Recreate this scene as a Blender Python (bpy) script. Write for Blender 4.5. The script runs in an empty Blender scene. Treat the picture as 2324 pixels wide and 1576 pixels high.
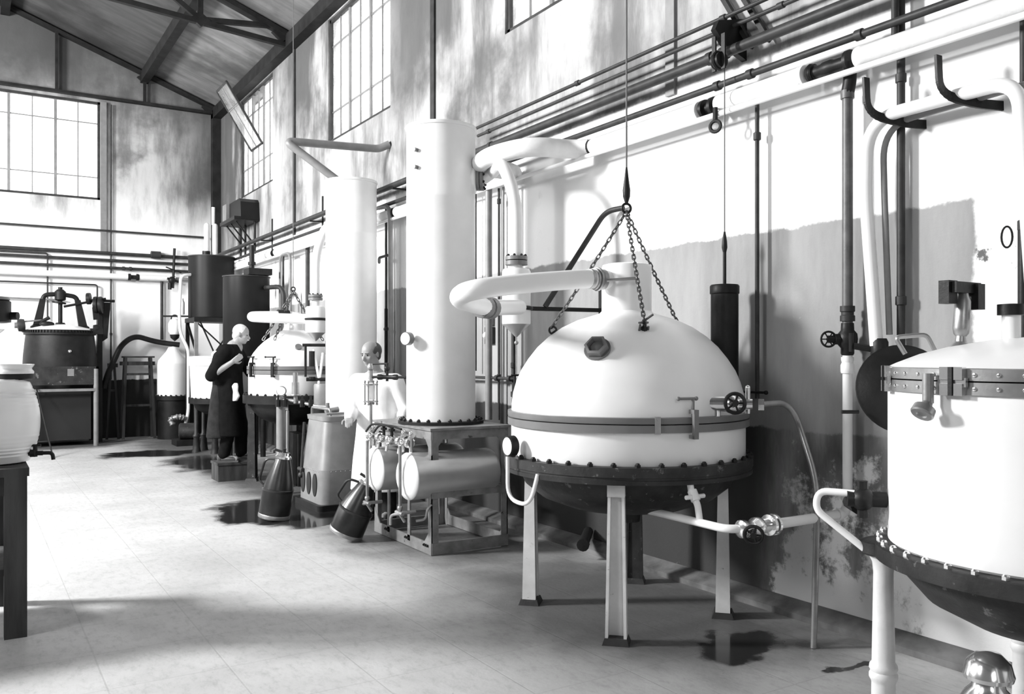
import bpy, bmesh, math, random
from mathutils import Vector, Matrix
random.seed(7)
PI = math.pi
scene = bpy.context.scene
C = scene.collection

# ------------------------------------------------------------------ camera
cam_data = bpy.data.cameras.new('camera')
cam_data.sensor_width = 36.0
cam_data.lens = 36.0 * 1968.0 / 2324.0
cam_data.shift_y = 19.0 / 2324.0
cam = bpy.data.objects.new('camera', cam_data)
C.objects.link(cam)
cam.location = (0, 0, 1.55)
cam.rotation_euler = (PI / 2, 0, -math.radians(32.09))
scene.camera = cam

# ------------------------------------------------------------------ world (white overcast sky)
world = bpy.data.worlds.new('overcast_sky')
scene.world = world
world.use_nodes = True
wbg = world.node_tree.nodes['Background']
wbg.inputs[0].default_value = (1, 1, 1, 1)
wbg.inputs[1].default_value = 4.0

# ------------------------------------------------------------------ window daylight from the unseen left wall, plus added fill lamps
def offscreen_light(name, loc, aim, sx, sy, watts, spread=180):
    l = bpy.data.lights.new(name, 'AREA')
    l.shape = 'RECTANGLE'; l.size = sx; l.size_y = sy; l.energy = watts
    l.spread = math.radians(spread)
    o = bpy.data.objects.new(name, l); C.objects.link(o)
    o.location = loc
    d = Vector(aim) - Vector(loc)
    o.rotation_euler = d.to_track_quat('-Z', 'Y').to_euler()
    return o
offscreen_light('left_daylight_fill', (-4.45, 8.6, 5.0), (4.0, 5.6, 2.6), 1.0, 1.5, 1620)
offscreen_light('left_daylight_fill', (-4.45, 13.6, 5.0), (2.4, 17.6, 2.9), 1.4, 2.0, 1050)  # added fill, aimed to brighten the end wall
offscreen_light('left_daylight_fill', (-4.45, 3.6, 5.0), (4.0, 3.6, 2.9), 1.4, 2.0, 160)  # added fill, brightens the barrel and the near side
offscreen_light('near_fill', (-2.0, -4.9, 4.2), (1.0, 8.0, 2.5), 2.8, 2.4, 50)  # added fill from behind the camera

vs = scene.view_settings
vs.view_transform = 'Standard'
vs.look = 'None'
vs.gamma = 1.0
vs.exposure = 0.0
vs.use_curve_mapping = False

# ------------------------------------------------------------------ helpers: materials
def new_mat(name):
    m = bpy.data.materials.new(name); m.use_nodes = True
    nt = m.node_tree
    return m, nt, nt.nodes['Principled BSDF']

def mix_grey(nt, fac, a, b):
    n = nt.nodes.new('ShaderNodeMix'); n.data_type = 'FLOAT'
    for sock, v in ((n.inputs[0], fac), (n.inputs[2], a), (n.inputs[3], b)):
        if isinstance(v, (int, float)): sock.default_value = v
        else: nt.links.new(v, sock)
    return n.outputs[0]

def ramp(nt, val, lo, hi, a=0.0, b=1.0, smooth=True):
    n = nt.nodes.new('ShaderNodeMapRange')
    n.interpolation_type = 'SMOOTHSTEP' if smooth else 'LINEAR'
    n.inputs[1].default_value = lo; n.inputs[2].default_value = hi
    n.inputs[3].default_value = a; n.inputs[4].default_value = b
    nt.links.new(val, n.inputs[0])
    return n.outputs[0]

def mathn(nt, op, a, b=None):
    n = nt.nodes.new('ShaderNodeMath'); n.operation = op
    for i, v in enumerate((a, b)):
        if v is None: continue
        if isinstance(v, (int, float)): n.inputs[i].default_value = v
        else: nt.links.new(v, n.inputs[i])
    return n.outputs[0]

def coords(nt, scale=(1, 1, 1)):
    tc = nt.nodes.new('ShaderNodeTexCoord')
    mp = nt.nodes.new('ShaderNodeMapping')
    mp.inputs['Scale'].default_value = scale
    nt.links.new(tc.outputs['Object'], mp.inputs[0])
    return mp.outputs[0]

def noise(nt, vec, scale, detail=4, rough=0.55):
    n = nt.nodes.new('ShaderNodeTexNoise')
    n.inputs['Scale'].default_value = scale
    n.inputs['Detail'].default_value = detail
    n.inputs['Roughness'].default_value = rough
    nt.links.new(vec, n.inputs['Vector'])
    return n.outputs[0]

def bump(nt, bsdf, h, strength, dist=0.01):
    b = nt.nodes.new('ShaderNodeBump')
    b.inputs['Strength'].default_value = strength; b.inputs['Distance'].default_value = dist
    nt.links.new(h, b.inputs['Height']); nt.links.new(b.outputs[0], bsdf.inputs['Normal'])

def to_color(nt, bsdf, val):
    nt.links.new(val, bsdf.inputs['Base Color'])

def grey(name, v, rough=0.5, metal=0.0, var=0.25, scale=6.0, bmp=0.15, stretch=(1, 1, 1), spots=None, spec=0.5):
    m, nt, b = new_mat(name)
    b.inputs['Roughness'].default_value = rough
    b.inputs['Metallic'].default_value = metal
    b.inputs['Specular IOR Level'].default_value = spec
    vec = coords(nt, stretch)
    n = noise(nt, vec, scale)
    val = ramp(nt, n, 0.3, 0.7, v * (1 - var), min(1, v * (1 + var)), False)
    if spots:
        n2 = noise(nt, vec, spots[1], 6, 0.7)
        val = mix_grey(nt, ramp(nt, n2, spots[2], spots[2] + 0.08), val, spots[0])
    to_color(nt, b, val)
    if bmp: bump(nt, b, noise(nt, vec, scale * 8, 3), bmp, 0.004)
    return m

M = {}
M['enamel'] = grey('white_enamel', 0.80, 0.32, 0, 0.04, 3, 0.03)
M['silver'] = grey('aluminium_paint', 0.72, 0.38, 0, 0.05, 4, 0.05)
M['drum'] = grey('tinned_metal', 0.55, 0.3, 0.6, 0.08, 4, 0.04)
M['legwhite'] = grey('worn_white_paint', 0.62, 0.5, 0, 0.12, 7, 0.2, spots=(0.12, 9, 0.63))
M['ringgrey'] = grey('grey_painted_ring', 0.15, 0.4, 0, 0.12, 5, 0.05)
M['iron'] = grey('black_iron', 0.013, 0.45, 0, 0.35, 8, 0.2, spec=0.22)
M['ironworn'] = grey('worn_black_iron', 0.03, 0.5, 0.2, 0.4, 8, 0.3, spots=(0.14, 14, 0.60), spec=0.3)
M['darkpaint'] = grey('dark_painted_sheet', 0.012, 0.42, 0, 0.2, 3, 0.05, spec=0.15)
M['pipedark'] = grey('dark_pipe_paint', 0.035, 0.5, 0, 0.3, 10, 0.15, spec=0.25)
M['pipegrey'] = grey('grey_pipe_paint', 0.20, 0.45, 0, 0.15, 8, 0.1)
M['pipemid'] = grey('rubbed_pipe_paint', 0.085, 0.45, 0, 0.35, 12, 0.15)
M['steel'] = grey('steel', 0.33, 0.35, 0.7, 0.2, 10, 0.1)
M['frame'] = grey('worn_grey_frame', 0.22, 0.42, 0.3, 0.3, 9, 0.2, spots=(0.05, 12, 0.62))
M['polished'] = grey('polished_metal', 0.8, 0.16, 0.9, 0.05, 8, 0.02)
M['copper'] = grey('tarnished_copper', 0.035, 0.3, 0.6, 0.3, 6, 0.06)
M['lagging'] = grey('white_pipe_lagging', 0.78, 0.8, 0, 0.05, 14, 0.25, spots=(0.55, 20, 0.68))
M['truss'] = grey('roof_iron', 0.02, 0.6, 0, 0.3, 6, 0.1, spec=0.1)
M['wood'] = grey('dark_worn_wood', 0.05, 0.7, 0, 0.4, 12, 0.4, (1, 1, 0.15), spec=0.2)
M['woodmid'] = grey('grey_worn_wood', 0.24, 0.7, 0, 0.3, 12, 0.4, (1, 1, 0.15))
M['cloth_dark'] = grey('dark_cotton', 0.009, 0.95, 0, 0.25, 14, 0.3, spec=0.05)
M['cloth_mid'] = grey('faded_cotton', 0.025, 0.95, 0, 0.25, 14, 0.3, spec=0.05)
M['cloth_white'] = grey('white_cotton', 0.80, 0.95, 0, 0.05, 10, 0.3)
M['skin'] = grey('skin', 0.26, 0.55, 0, 0.08, 20, 0.05)
M['hair_white'] = grey('white_hair', 0.62, 0.8, 0, 0.15, 40, 0.6)
M['hair_dark'] = grey('dark_hair', 0.05, 0.7, 0, 0.2, 40, 0.6)
M['leather'] = grey('worn_leather', 0.05, 0.5, 0, 0.2, 20, 0.2)
M['ceramic'] = grey('glazed_stoneware', 0.82, 0.22, 0, 0.03, 3, 0.02)
M['paper'] = grey('pale_card', 0.6, 0.9, 0, 0.1, 6, 0.1)
M['dial'] = grey('dial_face', 0.8, 0.4, 0, 0.03, 3, 0)
M['chain'] = grey('chain_steel', 0.10, 0.4, 0.5, 0.2, 20, 0)
M['rope'] = grey('steel_cable', 0.12, 0.6, 0.2, 0.1, 20, 0)
M['kerb'] = grey('dirty_kerb', 0.11, 0.8, 0, 0.6, 5, 0.4)
M['unseen_dark'] = grey('dark_unseen_wall', 0.16, 0.9, 0, 0.3, 1.5, 0.2)  # dark colour given to the unseen walls to absorb bounce light
M['black'] = grey('black_opening', 0.012, 0.8, 0, 0.1, 5, 0)
M['eye'] = grey('eye_dark', 0.03, 0.2, 0, 0.1, 5, 0)
M['glassdark'] = grey('dark_sight_glass', 0.10, 0.08, 0, 0.3, 8, 0)

# window glass: thin dusty pane
def pane_mat():
    m = bpy.data.materials.new('dusty_window_glass'); m.use_nodes = True
    nt = m.node_tree; nt.nodes.clear()
    out = nt.nodes.new('ShaderNodeOutputMaterial')
    tr = nt.nodes.new('ShaderNodeBsdfTransparent'); tr.inputs[0].default_value = (0.93, 0.93, 0.93, 1)
    tl = nt.nodes.new('ShaderNodeBsdfTranslucent'); tl.inputs[0].default_value = (0.9, 0.9, 0.9, 1)
    gl = nt.nodes.new('ShaderNodeBsdfGlossy'); gl.inputs['Roughness'].default_value = 0.08
    m1 = nt.nodes.new('ShaderNodeMixShader'); m2 = nt.nodes.new('ShaderNodeMixShader')
    n = noise(nt, coords(nt), 3.0, 5)
    nt.links.new(ramp(nt, n, 0.3, 0.75, 0.15, 0.45), m1.inputs[0])
    nt.links.new(tr.outputs[0], m1.inputs[1]); nt.links.new(tl.outputs[0], m1.inputs[2])
    m2.inputs[0].default_value = 0.05
    nt.links.new(m1.outputs[0], m2.inputs[1]); nt.links.new(gl.outputs[0], m2.inputs[2])
    nt.links.new(m2.outputs[0], out.inputs[0])
    return m
M['pane'] = pane_mat()
def clear_glass():
    m = bpy.data.materials.new('gauge_glass'); m.use_nodes = True
    nt = m.node_tree; nt.nodes.clear()
    out = nt.nodes.new('ShaderNodeOutputMaterial')
    tr = nt.nodes.new('ShaderNodeBsdfTransparent'); tr.inputs[0].default_value = (0.8, 0.8, 0.8, 1)
    gl = nt.nodes.new('ShaderNodeBsdfGlossy'); gl.inputs['Roughness'].default_value = 0.05
    df = nt.nodes.new('ShaderNodeBsdfDiffuse'); df.inputs[0].default_value = (0.8, 0.8, 0.8, 1)
    m1 = nt.nodes.new('ShaderNodeMixShader'); m1.inputs[0].default_value = 0.3
    m2 = nt.nodes.new('ShaderNodeMixShader'); m2.inputs[0].default_value = 0.15
    nt.links.new(tr.outputs[0], m1.inputs[1]); nt.links.new(df.outputs[0], m1.inputs[2])
    nt.links.new(m1.outputs[0], m2.inputs[1]); nt.links.new(gl.outputs[0], m2.inputs[2])
    nt.links.new(m2.outputs[0], out.inputs[0])
    return m
M['glass'] = clear_glass()

# plastered walls: limewash above, grey painted dado, rough peeling cement at the foot
def wall_mat(name, patch=True, upper=0.40, base_dark=0.06, peel=True):
    m, nt, b = new_mat(name)
    b.inputs['Roughness'].default_value = 0.9
    tc = nt.nodes.new('ShaderNodeTexCoord')
    sep = nt.nodes.new('ShaderNodeSeparateXYZ'); nt.links.new(tc.outputs['Object'], sep.inputs[0])
    X, Y, Z = sep.outputs
    vec = coords(nt, (1, 1, 1)); vstreak = coords(nt, (1, 1, 0.22))
    n1 = noise(nt, vec, 0.9, 7, 0.6)
    n2 = noise(nt, vstreak, 2.2, 7, 0.65)
    n3 = noise(nt, vec, 5.0, 8, 0.7)
    nb = noise(nt, vec, 9.0, 5, 0.6)
    # upper, soot-stained wash
    up = mix_grey(nt, ramp(nt, n2, 0.40, 0.68), upper, upper * 0.35)
    up = mix_grey(nt, ramp(nt, n1, 0.50, 0.72), up, upper * 0.28)
    # soot gets heavier towards the corner of the hall and the eaves
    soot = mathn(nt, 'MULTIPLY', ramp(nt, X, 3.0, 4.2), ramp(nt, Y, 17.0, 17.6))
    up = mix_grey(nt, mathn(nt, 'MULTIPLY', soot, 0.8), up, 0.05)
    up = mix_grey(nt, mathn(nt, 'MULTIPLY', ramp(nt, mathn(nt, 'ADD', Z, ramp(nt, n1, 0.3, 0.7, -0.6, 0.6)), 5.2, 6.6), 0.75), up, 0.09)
    # old smoke stains on the wall between the windows
    if patch:
        for yc, w_, zc in ((8.5, 1.4, 4.0), (12.7, 0.9, 4.6), (3.9, 0.7, 5.0), (17.0, .7, 3.6)):
            dy = mathn(nt, 'ABSOLUTE', mathn(nt, 'ADD', mathn(nt, 'SUBTRACT', Y, yc), ramp(nt, n2, 0.3, 0.7, -0.5, 0.5, False)))
            sm_ = mathn(nt, 'MULTIPLY', ramp(nt, dy, w_ * .3, w_ * 1.2, 1, 0), ramp(nt, mathn(nt, 'ADD', Z, ramp(nt, n1, 0.3, 0.7, -0.8, 0.8, False)), zc - .5, zc + 1.0))
            up = mix_grey(nt, mathn(nt, 'MULTIPLY', sm_, 0.92), up, 0.07)
    else:
        up = mix_grey(nt, mathn(nt, 'MULTIPLY', ramp(nt, mathn(nt, 'ADD', Z, ramp(nt, n1, 0.3, 0.7, -0.5, 0.5, False)), 6.1, 7.2), 0.8), up, 0.06)
    white = mix_grey(nt, ramp(nt, n3, 0.62, 0.74, 0, 0.25), 0.84, 0.5)
    wob = ramp(nt, n3, 0.3, 0.7, -0.02, 0.02, False)
    zz = mathn(nt, 'ADD', Z, wob)
    wobl = ramp(nt, n2, 0.3, 0.7, -0.25, 0.25, False)
    col = mix_grey(nt, ramp(nt, mathn(nt, 'ADD', Z, wobl) if patch is False else zz, 3.42 if patch else 3.6, 3.46 if patch else 4.9), white, up)
    dado = mix_grey(nt, ramp(nt, n2, 0.35, 0.7), 0.34, 0.24)
    dado = mix_grey(nt, ramp(nt, n3, 0.68, 0.74), dado, 0.50)
    below = ramp(nt, zz, 2.32, 2.345, 1, 0)
    if patch:
        yw = mathn(nt, 'ADD', Y, wob)
        below = mathn(nt, 'MULTIPLY', below, ramp(nt, yw, 2.42, 2.45))
        col = mix_grey(nt, below, col, dado)
        spots = mathn(nt, 'MULTIPLY', ramp(nt, nb, 0.64, 0.70), ramp(nt, Y, 2.45, 2.42))
        col = mix_grey(nt, mathn(nt, 'MULTIPLY', spots, ramp(nt, Z, 2.3, 2.1)), col, 0.12)
    foot = base_dark
    if peel:
        pn = mathn(nt, 'ADD', mathn(nt, 'MULTIPLY', n3, 0.6), mathn(nt, 'MULTIPLY', n1, 0.4))
        low = mathn(nt, 'MULTIPLY', ramp(nt, Z, 0.15, 1.1, 0.17, -0.07, False), ramp(nt, Y, 3.5, 3.9, 1.0, 0.0))
        low = mathn(nt, 'ADD', low, ramp(nt, Y, 3.5, 3.9, 0.0, -0.13))
        pm = ramp(nt, mathn(nt, 'ADD', pn, low), 0.50, 0.58)
        shade_foot = ramp(nt, Y, 3.6, 3.9)  # dark foot deepened from the big still onward, painting in its shade
        foot = mix_grey(nt, pm, mix_grey(nt, shade_foot, mix_grey(nt, ramp(nt, n2, 0.35, 0.65), 0.38, 0.12), 0.03), 0.7)
    col = mix_grey(nt, ramp(nt, zz, 1.085, 1.105, 1, 0), col, foot)
    to_color(nt, b, col)
    bump(nt, b, n3, 0.25, 0.02)
    return m
M['wall_right'] = wall_mat('limewashed_wall_with_dado', True, 0.42)
M['wall_far'] = wall_mat('limewashed_end_wall', False, 0.5, 0.025, False)

def roof_mat():
    m, nt, b = new_mat('grey_roof_boards')
    b.inputs['Roughness'].default_value = 0.85
    v = coords(nt, (1, 0.08, 1)); v2 = coords(nt, (1, 1, 1))
    n = noise(nt, coords(nt, (0.35, 4.0, 1)), 1.3, 5, 0.6); n2 = noise(nt, v2, 0.7, 5, 0.6)
    val = ramp(nt, n, 0.3, 0.7, 0.11, 0.24, False)
    val = mix_grey(nt, ramp(nt, n2, 0.42, 0.70), val, 0.06)
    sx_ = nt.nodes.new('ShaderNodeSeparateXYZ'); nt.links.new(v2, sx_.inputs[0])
    val = mix_grey(nt, ramp(nt, sx_.outputs[0], 2.84, 2.86, 1, 0), val, mathn(nt, 'MULTIPLY', val, 0.32))   # boards made darker beyond the purlin
    to_color(nt, b, val)
    return m
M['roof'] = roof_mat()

def floor_mat():
    m, nt, b = new_mat('worn_concrete_floor')
    tc = nt.nodes.new('ShaderNodeTexCoord')
    vec = coords(nt)
    n1 = noise(nt, vec, 1.1, 8, 0.6); n2 = noise(nt, coords(nt, (1.6, 0.7, 1)), 13.0, 8, 0.75)
    n3 = noise(nt, vec, 40, 4, 0.6)
    base = ramp(nt, n1, 0.3, 0.7, 0.36, 0.52, False)
    base = mix_grey(nt, ramp(nt, n2, 0.45, 0.75, 0, 0.42), base, 0.16)
    base = mix_grey(nt, ramp(nt, n3, 0.66, 0.75, 0, 0.5), base, 0.12)
    # faint paving joints
    br = nt.nodes.new('ShaderNodeTexBrick')
    br.inputs['Scale'].default_value = 1.0
    br.offset = 0.0
    br.inputs['Brick Width'].default_value = 0.55; br.inputs['Row Height'].default_value = 0.55
    br.inputs['Mortar Size'].default_value = 0.006; br.inputs['Mortar Smooth'].default_value = 0.6
    br.inputs['Color1'].default_value = (0, 0, 0, 1); br.inputs['Color2'].default_value = (0, 0, 0, 1)
    br.inputs['Mortar'].default_value = (1, 1, 1, 1)
    nt.links.new(coords(nt), br.inputs['Vector'])
    base = mix_grey(nt, mathn(nt, 'MULTIPLY', br.outputs['Fac'], 0.2), base, 0.14)
    # spilt water and grease, then damp floor mixed with painted shade
    dist = nt.nodes.new('ShaderNodeTexNoise'); dist.inputs['Scale'].default_value = 2.2; dist.inputs['Detail'].default_value = 5
    nt.links.new(tc.outputs['Object'], dist.inputs['Vector'])
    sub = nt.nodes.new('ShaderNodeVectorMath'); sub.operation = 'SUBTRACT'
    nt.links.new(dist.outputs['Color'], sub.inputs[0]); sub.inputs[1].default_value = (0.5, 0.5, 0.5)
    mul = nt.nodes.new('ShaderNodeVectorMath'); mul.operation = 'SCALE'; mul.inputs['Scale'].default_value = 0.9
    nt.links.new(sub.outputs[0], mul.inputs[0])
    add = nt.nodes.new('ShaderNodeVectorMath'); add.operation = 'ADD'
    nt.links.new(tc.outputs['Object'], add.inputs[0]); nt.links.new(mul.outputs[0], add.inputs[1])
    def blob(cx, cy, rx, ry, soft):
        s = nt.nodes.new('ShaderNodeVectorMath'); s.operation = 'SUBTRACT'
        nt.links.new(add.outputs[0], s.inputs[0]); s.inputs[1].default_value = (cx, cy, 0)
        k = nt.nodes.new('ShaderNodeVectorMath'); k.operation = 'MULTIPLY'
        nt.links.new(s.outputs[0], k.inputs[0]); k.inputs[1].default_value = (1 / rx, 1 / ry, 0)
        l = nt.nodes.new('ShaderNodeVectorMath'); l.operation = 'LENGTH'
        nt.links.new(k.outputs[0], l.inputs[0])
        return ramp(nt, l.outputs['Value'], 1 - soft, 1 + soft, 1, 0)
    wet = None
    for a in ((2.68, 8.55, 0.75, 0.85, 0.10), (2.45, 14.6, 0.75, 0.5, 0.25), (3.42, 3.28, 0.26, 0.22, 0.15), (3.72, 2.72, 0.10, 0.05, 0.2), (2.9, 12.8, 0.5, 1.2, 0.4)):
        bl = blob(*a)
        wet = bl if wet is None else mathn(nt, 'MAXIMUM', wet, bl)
    damp_shade = None  # damp floor, deepened to paint in shade under vessels and tables
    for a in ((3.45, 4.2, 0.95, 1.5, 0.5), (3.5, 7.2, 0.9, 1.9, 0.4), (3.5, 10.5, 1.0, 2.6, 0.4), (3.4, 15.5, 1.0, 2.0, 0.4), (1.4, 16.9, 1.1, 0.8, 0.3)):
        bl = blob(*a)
        damp_shade = bl if damp_shade is None else mathn(nt, 'MAXIMUM', damp_shade, bl)
    base = mix_grey(nt, mathn(nt, 'MULTIPLY', damp_shade, 0.85), base, 0.03)
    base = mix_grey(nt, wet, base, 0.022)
    to_color(nt, b, base)
    rough = ramp(nt, n2, 0.3, 0.7, 0.42, 0.62, False)
    rough = mix_grey(nt, wet, rough, 0.10)
    nt.links.new(rough, b.inputs['Roughness'])
    h = mix_grey(nt, wet, mathn(nt, 'ADD', n3, mathn(nt, 'MULTIPLY', br.outputs['Fac'], -1.0)), 0.3)
    bump(nt, b, h, 0.18, 0.006)
    return m
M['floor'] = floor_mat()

# ------------------------------------------------------------------ helpers: meshes
def V(*a): return Vector(a)
def frame_from(z):
    z = Vector(z).normalized()
    up = Vector((0, 0, 1)) if abs(z.z) < 0.95 else Vector((1, 0, 0))
    x = up.cross(z).normalized(); y = z.cross(x)
    return x, y, z
def polar(c, r, az, z):
    a = math.radians(az); return Vector((c[0] + r * math.cos(a), c[1] + r * math.sin(a), z))

def rounded(pts, rad, n=6):
    pts = [Vector(p) for p in pts]; out = [pts[0]]
    for i in range(1, len(pts) - 1):
        p, a, b = pts[i], pts[i - 1], pts[i + 1]
        r_ = rad[i - 1] if isinstance(rad, (list, tuple)) else rad
        da, db = (a - p), (b - p)
        r1 = min(r_, da.length * 0.49, db.length * 0.49)
        s, e = p + da.normalized() * r1, p + db.normalized() * r1
        for k in range(n + 1):
            t = k / n
            out.append(s * (1 - t) ** 2 + p * 2 * t * (1 - t) + e * t * t)
    out.append(pts[-1])
    return out

class MB:
    def __init__(self): self.v = []; self.f = []
    def _add(self, vs, fs):
        o = len(self.v); self.v += [Vector(x) for x in vs]; self.f += [tuple(i + o for i in f) for f in fs]; return self
    def box(self, a, b):
        x0, y0, z0 = a; x1, y1, z1 = b
        return self._add([(x0,y0,z0),(x1,y0,z0),(x1,y1,z0),(x0,y1,z0),(x0,y0,z1),(x1,y0,z1),(x1,y1,z1),(x0,y1,z1)],
            [(3,2,1,0),(4,5,6,7),(0,1,5,4),(1,2,6,5),(2,3,7,6),(3,0,4,7)])
    def bar(self, p, q, w, h, up=(0,0,1), w2=None, h2=None):
        p, q = Vector(p), Vector(q); z = (q - p).normalized(); up = Vector(up)
        if abs(z.dot(up)) > 0.98: up = Vector((1, 0, 0)) if abs(z.x) < 0.9 else Vector((0, 1, 0))
        x = up.cross(z).normalized(); y = z.cross(x)
        w2 = w if w2 is None else w2; h2 = h if h2 is None else h2
        vs = [p + x*sx*w/2 + y*sy*h/2 for sx, sy in ((-1,-1),(1,-1),(1,1),(-1,1))] + [q + x*sx*w2/2 + y*sy*h2/2 for sx, sy in ((-1,-1),(1,-1),(1,1),(-1,1))]
        return self._add(vs, [(3,2,1,0),(4,5,6,7),(0,1,5,4),(1,2,6,5),(2,3,7,6),(3,0,4,7)])
    def cyl(self, p, q, r, r2=None, n=16, caps=True):
        p, q = Vector(p), Vector(q); r2 = r if r2 is None else r2
        x, y, z = frame_from(q - p)
        vs = []
        for c, rr in ((p, r), (q, r2)):
            for i in range(n):
                a = 2 * PI * i / n; vs.append(c + x * rr * math.cos(a) + y * rr * math.sin(a))
        fs = [(i, (i + 1) % n, n + (i + 1) % n, n + i) for i in range(n)]
        if caps: fs += [tuple(range(n - 1, -1, -1)), tuple(range(n, 2 * n))]
        return self._add(vs, fs)
    def lathe(self, prof, base, axis=(0, 0, 1), n=40):
        base = Vector(base); x, y, z = frame_from(axis) if tuple(axis) != (0, 0, 1) else (V(1,0,0), V(0,1,0), V(0,0,1))
        vs, fs, rows = [], [], []
        for r, h in prof:
            if r < 1e-5: rows.append([len(vs)]); vs.append(base + z * h)
            else:
                rows.append(list(range(len(vs), len(vs) + n)))
                for i in range(n):
                    a = 2 * PI * i / n; vs.append(base + z * h + x * r * math.cos(a) + y * r * math.sin(a))
        for A, B in zip(rows, rows[1:]):
            for i in range(n):
                j = (i + 1) % n
                if len(A) == 1 and len(B) == 1: continue
                if len(A) == 1: fs.append((A[0], B[j], B[i]))
                elif len(B) == 1: fs.append((A[i], A[j], B[0]))
                else: fs.append((A[i], A[j], B[j], B[i]))
        for rw, rev in ((rows[0], True), (rows[-1], False)):
            if len(rw) > 1: fs.append(tuple(reversed(rw)) if rev else tuple(rw))
        return self._add(vs, fs)
    def tube(self, pts, r, n=12, caps=True):
        pts = [Vector(p) for p in pts]; m = len(pts)
        rr = r if isinstance(r, (list, tuple)) else [r] * m
        tang = []
        for i in range(m):
            a = pts[max(0, i - 1)]; b = pts[min(m - 1, i + 1)]; tang.append((b - a).normalized())
        x, y, z = frame_from(tang[0]); vs = []; fs = []
        for i in range(m):
            t = tang[i]
            x = (x - t * x.dot(t)).normalized(); y = t.cross(x)
            for k in range(n):
                a = 2 * PI * k / n; vs.append(pts[i] + x * rr[i] * math.cos(a) + y * rr[i] * math.sin(a))
        for i in range(m - 1):
            for k in range(n):
                j = (k + 1) % n; fs.append((i*n + k, i*n + j, (i+1)*n + j, (i+1)*n + k))
        if caps: fs += [tuple(range(n - 1, -1, -1)), tuple(range((m-1)*n, m*n))]
        return self._add(vs, fs)
    def torus(self, c, axis, R, r, n=28, m=8, sx=1.0):
        c = Vector(c); x, y, z = frame_from(axis); vs = []; fs = []
        for i in range(n):
            a = 2 * PI * i / n; d = x * math.cos(a) * sx + y * math.sin(a)
            dn = (x * math.cos(a) + y * math.sin(a))
            for k in range(m):
                b = 2 * PI * k / m; vs.append(c + d * R + dn * r * math.cos(b) + z * r * math.sin(b))
        for i in range(n):
            for k in range(m):
                i2, k2 = (i + 1) % n, (k + 1) % m
                fs.append((i*m + k, i2*m + k, i2*m + k2, i*m + k2))
        return self._add(vs, fs)
    def ball(self, c, r, s=(1, 1, 1), n=14, m=9, rot=None):
        c = Vector(c); vs = [V(0, 0, -1)]; fs = []
        for j in range(1, m):
            b = -PI / 2 + PI * j / m
            for i in range(n):
                a = 2 * PI * i / n; vs.append(V(math.cos(b) * math.cos(a), math.cos(b) * math.sin(a), math.sin(b)))
        vs.append(V(0, 0, 1)); L = len(vs) - 1
        for i in range(n): fs.append((0, 1 + (i + 1) % n, 1 + i)); fs.append((L, L - n + i, L - n + (i + 1) % n))
        for j in range(m - 2):
            for i in range(n):
                a, b2 = 1 + j * n, 1 + (j + 1) * n; k = (i + 1) % n
                fs.append((a + i, a + k, b2 + k, b2 + i))
        out = []
        for v in vs:
            q = V(v.x * r * s[0], v.y * r * s[1], v.z * r * s[2])
            if rot is not None: q = rot @ q
            out.append(c + q)
        return self._add(out, fs)
    def prism(self, poly, dvec):
        n = len(poly); d = Vector(dvec)
        vs = [Vector(p) for p in poly] + [Vector(p) + d for p in poly]
        return self._add(vs, [tuple(range(n - 1, -1, -1)), tuple(range(n, 2 * n))] + [(i, (i + 1) % n, n + (i + 1) % n, n + i) for i in range(n)])
    def mesh(self, name, mat, off=(0, 0, 0), angle=38):
        me = bpy.data.meshes.new(name); o = Vector(off)
        me.from_pydata([tuple(v - o) for v in self.v], [], self.f)
        bm = bmesh.new(); bm.from_mesh(me); bmesh.ops.recalc_face_normals(bm, faces=bm.faces); bm.to_mesh(me); bm.free()
        me.polygons.foreach_set('use_smooth', [True] * len(me.polygons))
        me.set_sharp_from_angle(angle=math.radians(angle))
        me.materials.append(M[mat])
        return me
    def build(self, name, mat, parent=None, loc=None, angle=38):
        off = Vector((0, 0, 0))
        if parent is not None:
            r = parent
            while r.parent: r = r.parent
            off = r.location.copy()
        elif loc is not None: off = Vector(loc)
        o = bpy.data.objects.new(name, self.mesh(name, mat, off, angle)); C.objects.link(o)
        if parent is not None: o.parent = parent
        elif loc is not None: o.location = loc
        return o

def tag(o, label=None, cat=None, group=None, kind=None):
    if label: o['label'] = label
    if cat: o['category'] = cat
    if group: o['group'] = group
    if kind: o['kind'] = kind
    return o
def thing(name, label, cat, loc, group=None):
    o = bpy.data.objects.new(name, None); C.objects.link(o); o.location = loc
    o.empty_display_size = 0.1
    return tag(o, label, cat, group)
def place(mesh, name, parent, loc, rot=None):
    """one more object that shares a mesh; loc in world metres"""
    o = bpy.data.objects.new(name, mesh); C.objects.link(o)
    r = parent
    while r.parent: r = r.parent
    o.parent = parent; o.location = Vector(loc) - r.location
    if rot is not None:
        o.rotation_mode = 'QUATERNION'; o.rotation_quaternion = rot
    return o
def hexbolt(r, h, mat='iron'):
    b = MB(); b.cyl((0, 0, -h * 0.2), (0, 0, h * 0.6), r, n=6); b.lathe([(r * 0.75, h * 0.6), (r * 0.6, h * 0.9), (0, h)], (0, 0, 0), n=8)
    return b.mesh('bolt', mat)
def bolt_ring(parent, c, R, z, n, mesh, name='bolt', start=0.0):
    for i in range(n): place(mesh, name, parent, polar(c, R, start + 360.0 * i / n, z))
def axis_bolts(parent, c, axis, R, n, mesh, name='bolt'):
    x, y, z = frame_from(axis); q = Vector(axis).normalized().to_track_quat('Z', 'Y')
    for i in range(n):
        a = 2 * PI * (i + 0.5) / n
        place(mesh, name, parent, Vector(c) + x * R * math.cos(a) + y * R * math.sin(a), q)
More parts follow.
